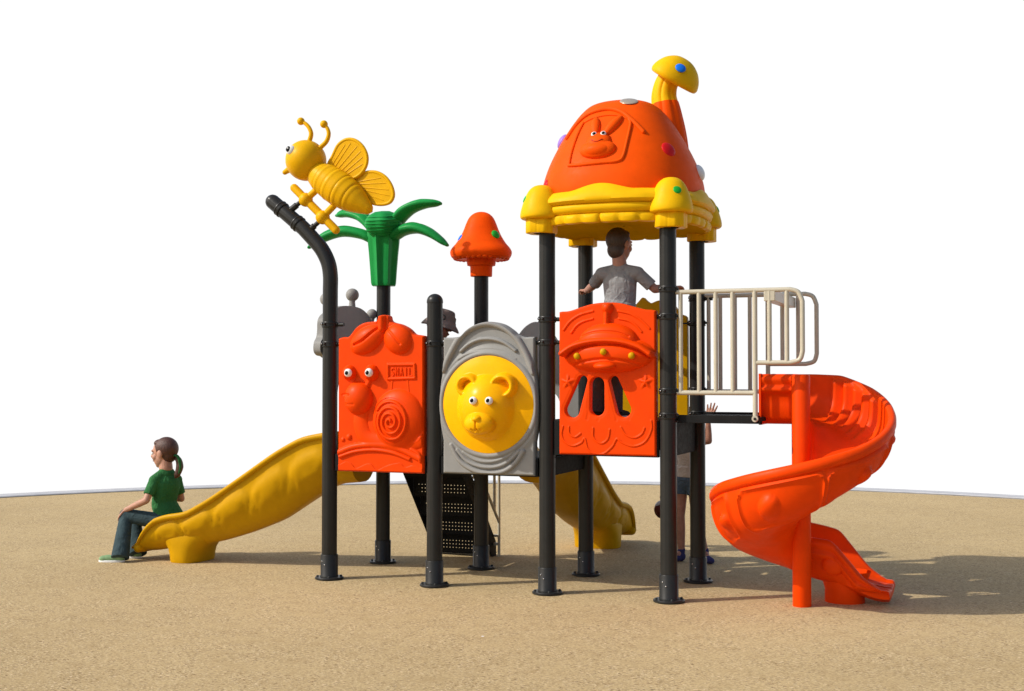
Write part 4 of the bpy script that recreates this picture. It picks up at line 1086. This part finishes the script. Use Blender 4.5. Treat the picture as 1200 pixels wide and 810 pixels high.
blob('ponytail', [('t', pt, [np.interp(q / (len(pt) - 1), [0, .12, .5, .85, 1], [.020, .028, .036, .028, .010]) for q in range(len(pt))])], HAIRB, A_, .005, 2)
rb = cr([(-2.008, 0.500, 0.973), (-1.971, 0.500, 0.991), (-1.934, 0.500, 0.958), (-1.918, 0.500, 0.881), (-1.929, 0.490, 0.818)], 6)
blob('hair_ribbon', [('t', rb, [np.interp(q / (len(rb) - 1), [0, .2, .6, 1], [.016, .018, .018, .008]) for q in range(len(rb))], 'round', (.6, 1.2))], TEE_GREEN, A_, .005, 2)

# the boy on the upper deck, seen from behind
Y0 = .27
J = dict(head=(2.530, 0.270, 2.818), f=(.42, .90, -.02), neck=(2.533, 0.260, 2.649), chest=(2.534, 0.260, 2.507), waist=(2.536, 0.270, 2.354), pelvis=(2.455, .28, 2.10),
         shL=(2.384, 0.250, 2.582), elL=(2.270, 0.360, 2.493), wrL=(2.172, 0.500, 2.468), shR=(2.685, 0.260, 2.580), elR=(2.816, 0.300, 2.451), wrR=(2.93, .42, 2.47),
         handL=((-.6, .75, .1), (0, 0, -1), -1, .5, .03, .5), handR=((.55, .8, .1), (0, 0, -1), 1, .55, .03, .5),
         hipL=(2.385, .28, 2.10), hipR=(2.505, .28, 2.10), knL=(2.355, .31, 1.78), knR=(2.475, .30, 1.78), anL=(2.345, .27, 1.47), anR=(2.485, .26, 1.47), toeL=(2.31, .45, 1.42), toeR=(2.55, .44, 1.42))
B_ = person(J, 'boy in a grey shirt standing on the upper deck with arms spread', SKIN2, 1.10, 1.0)
shirt(B_, J, TEE_GREY, (2.475, .28, 2.06), 1.0, .80, 1.04); trousers(B_, J, TROUSER, 1.12, 1.0, .062)
for s in 'LR': shoe('shoe', J['an' + s], J['toe' + s], SHOE_D, B_, WHITE, 1.0, 1.405)
hair_cap(B_, J['head'], J['f'], (0, 0, 1), 1.10, HAIRD, .03)

# the child in the hat behind the short post
hd = Vector((0.692, 0.750, 2.192)); gx0 = hd.x - .01
J = dict(head=tuple(hd), f=(.92, .36, -.1), neck=(gx0 - .01, .75, hd.z - .145), chest=(gx0 - .015, .75, hd.z - .27), waist=(gx0 - .01, .75, hd.z - .42), pelvis=(gx0, .75, hd.z - .52),
         shL=(gx0 - .05, .87, hd.z - .20), elL=(gx0 - .02, .90, hd.z - .38), wrL=(gx0 + .14, .92, hd.z - .42), shR=(gx0 + .04, .63, hd.z - .20), elR=(gx0 + .05, .62, hd.z - .40), wrR=(gx0 + .14, .66, hd.z - .54),
         handL=((.9, .2, .1), (0, 0, -1), -1, .5), handR=((.5, .1, -.9), (0, 1, 0), 1, .3),
         hipL=(gx0 - .02, .82, hd.z - .53), hipR=(gx0 + .02, .68, hd.z - .53), knL=(gx0 + .02, .83, 1.40), knR=(gx0 + .05, .67, 1.40), anL=(gx0 - .02, .83, 1.155), anR=(gx0 + .02, .67, 1.155), toeL=(gx0 + .14, .87, 1.10), toeR=(gx0 + .19, .70, 1.10))
C_ = person(J, 'child in a brown brimmed hat standing behind the short round-capped post', SKIN2, 1.0, .92)
shirt(C_, J, TEE_RED, (gx0, .75, hd.z - .56), .92, .9); trousers(C_, J, TROUSER, .92)
for s in 'LR': shoe('shoe', J['an' + s], J['toe' + s], SHOE_D, C_, None, .95, 1.088)
f, u, r, M = frame((.92, .36, -.22), (0, 0, 1))
hc = hd + u * .045
m = MB()
prof = cr([(.162, -.055), (.158, -.048), (.138, -.015), (.118, .010), (.113, .03), (.108, .085), (.095, .114), (.055, .126), (.002, .128)], 4)
inn = [(max(.002, a - .006), b - .006) for a, b in prof[::-1]]
rows = []
for a, b in prof + inn:
    rows.append([hc + f * (a * 1.12 * math.cos(t) + (.012 if a > .11 else 0)) + r * (a * math.sin(t)) + u * (b + (.02 * abs(math.sin(t)) if a > .11 else 0) - (.012 * math.cos(t) if a > .12 else 0)) for t in np.linspace(0, 2 * PI, 48, endpoint=False)])
m.grid(rows, cv=True); hat = m.build('hat', HATC, C_, angle=70)
m = MB(); m.lathe([(.026, -.004), (.030, .004), (.026, .010), (.018, .010), (.014, .004)], hc + r * .108 + u * .045 + f * .02, 24, r * .95 + u * .25); m.build('badge', SHOE_D, hat)
hair_cap(C_, J['head'], J['f'], (0, 0, 1), .98, HAIRD)

# the girl on the ground behind the posts
J = dict(head=(2.655, 2.10, 1.335), f=(-.45, -.88, .02), neck=(2.665, 2.115, 1.185), chest=(2.665, 2.115, 1.07), waist=(2.655, 2.11, .90), pelvis=(2.65, 2.11, .775),
         shR=(2.535, 2.16, 1.135), elR=(2.465, 2.14, .90), wrR=(2.425, 2.10, .665), shL=(2.785, 2.07, 1.14), elL=(2.862, 2.06, 1.145), wrL=(2.862, 2.04, 1.335),
         handR=((-.15, 0, -1), (.8, -.4, 0), 1, .35), handL=((.30, 0, 1), (-.3, -1, 0), 1, .05, .17, .9, 1.3),
         hipR=(2.585, 2.13, .77), hipL=(2.715, 2.09, .77), knR=(2.575, 2.10, .43), knL=(2.735, 2.10, .43), anR=(2.585, 2.12, .09), anL=(2.80, 2.16, .09), toeR=(2.50, 1.97, .03), toeL=(2.90, 2.0, .03))
D_ = person(J, 'girl in denim shorts and navy shoes waving from behind the posts', SKIN2, 1.0, .96)
shirt(D_, J, TOP_BEIGE, (2.655, 2.11, .80), .96, .35); trousers(D_, J, DENIM, .96, .20, name='shorts')
for s in 'LR': shoe('shoe', J['an' + s], J['toe' + s], SHOE_B, D_, None, 1.0)
hair_cap(D_, J['head'], J['f'], (0, 0, 1), 1.0, HAIRD, .05)
m = MB(); bc = Vector((2.415, 2.10, .482)); m.ball(bc, .088, 40, 24)
bl = m.build('ball', plastic('dark red rubber', (.075, .018, .016), .35)); bl['label'] = 'dark red ball held low in the waving girl\'s hand'; bl['category'] = 'ball'
m = MB(); d = Vector((-.35, -.35, .85)).normalized(); m.lathe([(.092 * math.sin(t), .092 * math.cos(t)) for t in np.linspace(.02, .55, 8)] + [(.087 * math.sin(.56), .087 * math.cos(.56))], bc, 32, d); m.build('patch', plastic('pale ball patch', (.32, .32, .33), .35), bl)

# ------------------------------------------------------------------ ground
def ground():
    m, nt, b = nmat('sand coloured rubber')
    v = objcoord(nt)
    big = noise(nt, .35, 3, .6, v); fine = noise(nt, 55, 8, .78, v); mid = noise(nt, 7, 6, .7, v)
    base = ramp(nt, fine.outputs['Fac'], [(.32, (.31, .215, .104)), (.46, (.475, .352, .180)), (.56, (.53, .397, .206)), (.70, (.68, .53, .30))])
    tint = ramp(nt, mid.outputs['Fac'], [(.30, (.86, .83, .78)), (.52, (1, 1, 1)), (.75, (1.06, 1.05, 1.03))])
    tb = ramp(nt, big.outputs['Fac'], [(.3, (.88, .87, .85)), (.7, (1.05, 1.05, 1.05))])
    def mix(a, c, mode='MULTIPLY', f=1.0):
        x = nt.nodes.new('ShaderNodeMix'); x.data_type = 'RGBA'; x.blend_type = mode
        if hasattr(f, 'name'): nt.links.new(f, x.inputs['Factor'])
        else: x.inputs['Factor'].default_value = f
        nt.links.new(a, x.inputs['A'])
        if hasattr(c, 'name'): nt.links.new(c, x.inputs['B'])
        else: x.inputs['B'].default_value = c
        return x.outputs['Result']
    col = mix(mix(base.outputs['Color'], tint.outputs['Color']), tb.outputs['Color'])
    patch = ramp(nt, noise(nt, 3.2, 5, .7, v).outputs['Fac'], [(.36, (.3, .3, .3)), (.58, (1.1, 1.1, 1.1))])
    # short dark and pale fibres lying in all directions
    for ang, col2, lo, sc_ in ((.2, (.11, .06, .026, 1), .63, 34), (1.4, (.14, .075, .032, 1), .64, 26), (2.4, (.15, .085, .036, 1), .635, 44), (.9, (.74, .60, .38, 1), .63, 34), (2.9, (.78, .64, .43, 1), .64, 46)):
        t = nt.nodes.new('ShaderNodeTexCoord'); mp = nt.nodes.new('ShaderNodeMapping'); mp.inputs['Rotation'].default_value = (0, 0, ang); mp.inputs['Scale'].default_value = (1, 2.4, 1)
        nt.links.new(t.outputs['Object'], mp.inputs['Vector'])
        n = noise(nt, sc_, 1, .5, mp.outputs['Vector'])
        r = ramp(nt, n.outputs['Fac'], [(lo - .01, (0, 0, 0)), (lo + .05, (.8, .8, .8))])
        fm = nt.nodes.new('ShaderNodeMath'); fm.operation = 'MULTIPLY'; nt.links.new(r.outputs['Color'], fm.inputs[0]); nt.links.new(patch.outputs['Color'], fm.inputs[1])
        col = mix(col, col2, 'MIX', fm.outputs[0])
    nt.links.new(col, b.inputs['Base Color'])
    b.inputs['Roughness'].default_value = .95; b.inputs['Specular IOR Level'].default_value = .15
    bp = nt.nodes.new('ShaderNodeBump'); bp.inputs['Strength'].default_value = .55; bp.inputs['Distance'].default_value = .012
    nt.links.new(fine.outputs['Fac'], bp.inputs['Height']); nt.links.new(bp.outputs['Normal'], b.inputs['Normal'])
    gx, gy, R = 2.15, -1.70, 11.95
    mb = MB(); n = 240
    rows = [[(gx + r * math.cos(2 * PI * j / n), gy + r * math.sin(2 * PI * j / n), 0) for j in range(n)] for r in (.01, 2, 4, 6, 8, 10, R)]
    mb.grid(rows, cv=True); g = mb.build('ground', m, smooth=False); g['kind'] = 'structure'
    pv = plastic('pale kerb concrete', (.46, .46, .47), .85, .12, .3, 5, .2); dk = plastic('kerb face concrete', (.24, .235, .23), .9, .2, .3, 5, .2)
    mb = MB()
    def rg(r, z): return [(gx + r * math.cos(2 * PI * j / n), gy + r * math.sin(2 * PI * j / n), z) for j in range(n)]
    mb.grid([rg(R, -.02), rg(R, .010), rg(R + .05, .012)], cv=True); mb.cur = 1
    mb.grid([rg(R + .05, .012), rg(R + .06, .020), rg(R + .44, .020), rg(R + .45, .01), rg(R + .45, -.05), rg(R, -.05)], cv=True)
    k = mb.build('kerb', [dk, pv], angle=30); k['kind'] = 'structure'
ground()

# ------------------------------------------------------------------ light, world, camera
SUN_EL, SUN_AZ = math.radians(38.5), math.radians(36.5)   # light travels along (cos az, sin az)
sd = Vector((math.cos(SUN_AZ) * math.cos(SUN_EL), math.sin(SUN_AZ) * math.cos(SUN_EL), -math.sin(SUN_EL)))
ld = bpy.data.lights.new('sun', 'SUN'); ld.energy = 3.7; ld.angle = math.radians(.55); ld.color = (1.0, .955, .87)
lo = bpy.data.objects.new('sun', ld); COL.objects.link(lo); lo.rotation_euler = sd.to_track_quat('-Z', 'Y').to_euler(); lo.location = (-8, -6, 9)

w = bpy.data.worlds.new('World'); sc.world = w; w.use_nodes = True
nt = w.node_tree; bg = nt.nodes['Background']; out = nt.nodes['World Output']
sky = nt.nodes.new('ShaderNodeTexSky'); sky.sky_type = 'NISHITA'; sky.sun_disc = False
sky.sun_elevation = SUN_EL; sky.sun_rotation = math.atan2(-sd.x, -sd.y)
sky.air_density = 1.0; sky.dust_density = 2.5
bg.inputs['Strength'].default_value = .155
nt.links.new(sky.outputs['Color'], bg.inputs['Color'])
# plain white backdrop added low in the sky, sky texture everywhere else
hz = nt.nodes.new('ShaderNodeBackground'); hz.inputs['Color'].default_value = (1, 1, 1, 1); hz.inputs['Strength'].default_value = 1.02
tc = nt.nodes.new('ShaderNodeTexCoord'); sp = nt.nodes.new('ShaderNodeSeparateXYZ'); nt.links.new(tc.outputs['Generated'], sp.inputs['Vector'])
# added white is kept to the far side, so near faces get less fill
def mrange(src, a, b, lo, hi):
    mr = nt.nodes.new('ShaderNodeMapRange'); mr.interpolation_type = 'SMOOTHSTEP'
    for k, q in (('From Min', a), ('From Max', b), ('To Min', lo), ('To Max', hi)): mr.inputs[k].default_value = q
    nt.links.new(src, mr.inputs['Value']); return mr.outputs['Result']
dp = nt.nodes.new('ShaderNodeVectorMath'); dp.operation = 'DOT_PRODUCT'; dp.inputs[1].default_value = (-.30, .954, 0)
nt.links.new(tc.outputs['Generated'], dp.inputs[0])
e1 = mrange(sp.outputs['Z'], .36, .48, 1, 0); e2 = mrange(dp.outputs['Value'], .1, .5, 0, 1)
mm = nt.nodes.new('ShaderNodeMath'); mm.operation = 'MULTIPLY'; nt.links.new(e1, mm.inputs[0]); nt.links.new(e2, mm.inputs[1])
inv = nt.nodes.new('ShaderNodeMath'); inv.operation = 'SUBTRACT'; inv.inputs[0].default_value = 1; nt.links.new(mm.outputs[0], inv.inputs[1])
mx = nt.nodes.new('ShaderNodeMixShader'); nt.links.new(inv.outputs[0], mx.inputs['Fac']); nt.links.new(hz.outputs['Background'], mx.inputs[1]); nt.links.new(bg.outputs['Background'], mx.inputs[2])
nt.links.new(mx.outputs['Shader'], out.inputs['Surface'])

cam = bpy.data.cameras.new('camera'); co = bpy.data.objects.new('camera', cam); COL.objects.link(co)
cam.sensor_fit = 'HORIZONTAL'; cam.sensor_width = 36; cam.lens = 1451.36 / 1200 * 36; cam.clip_end = 500; cam.clip_start = .1
co.location = (5.3923, -9.4166, 1.7369)
yaw, pitch = -.3742, .0259
co.rotation_euler = (PI / 2 + pitch, 0, -yaw)
sc.camera = co
sc.render.engine = 'CYCLES'
sc.view_settings.view_transform = 'Standard'; sc.view_settings.look = 'None'; sc.view_settings.exposure = 0; sc.view_settings.gamma = 1
sc.cycles.max_bounces = 8; sc.cycles.use_denoising = True
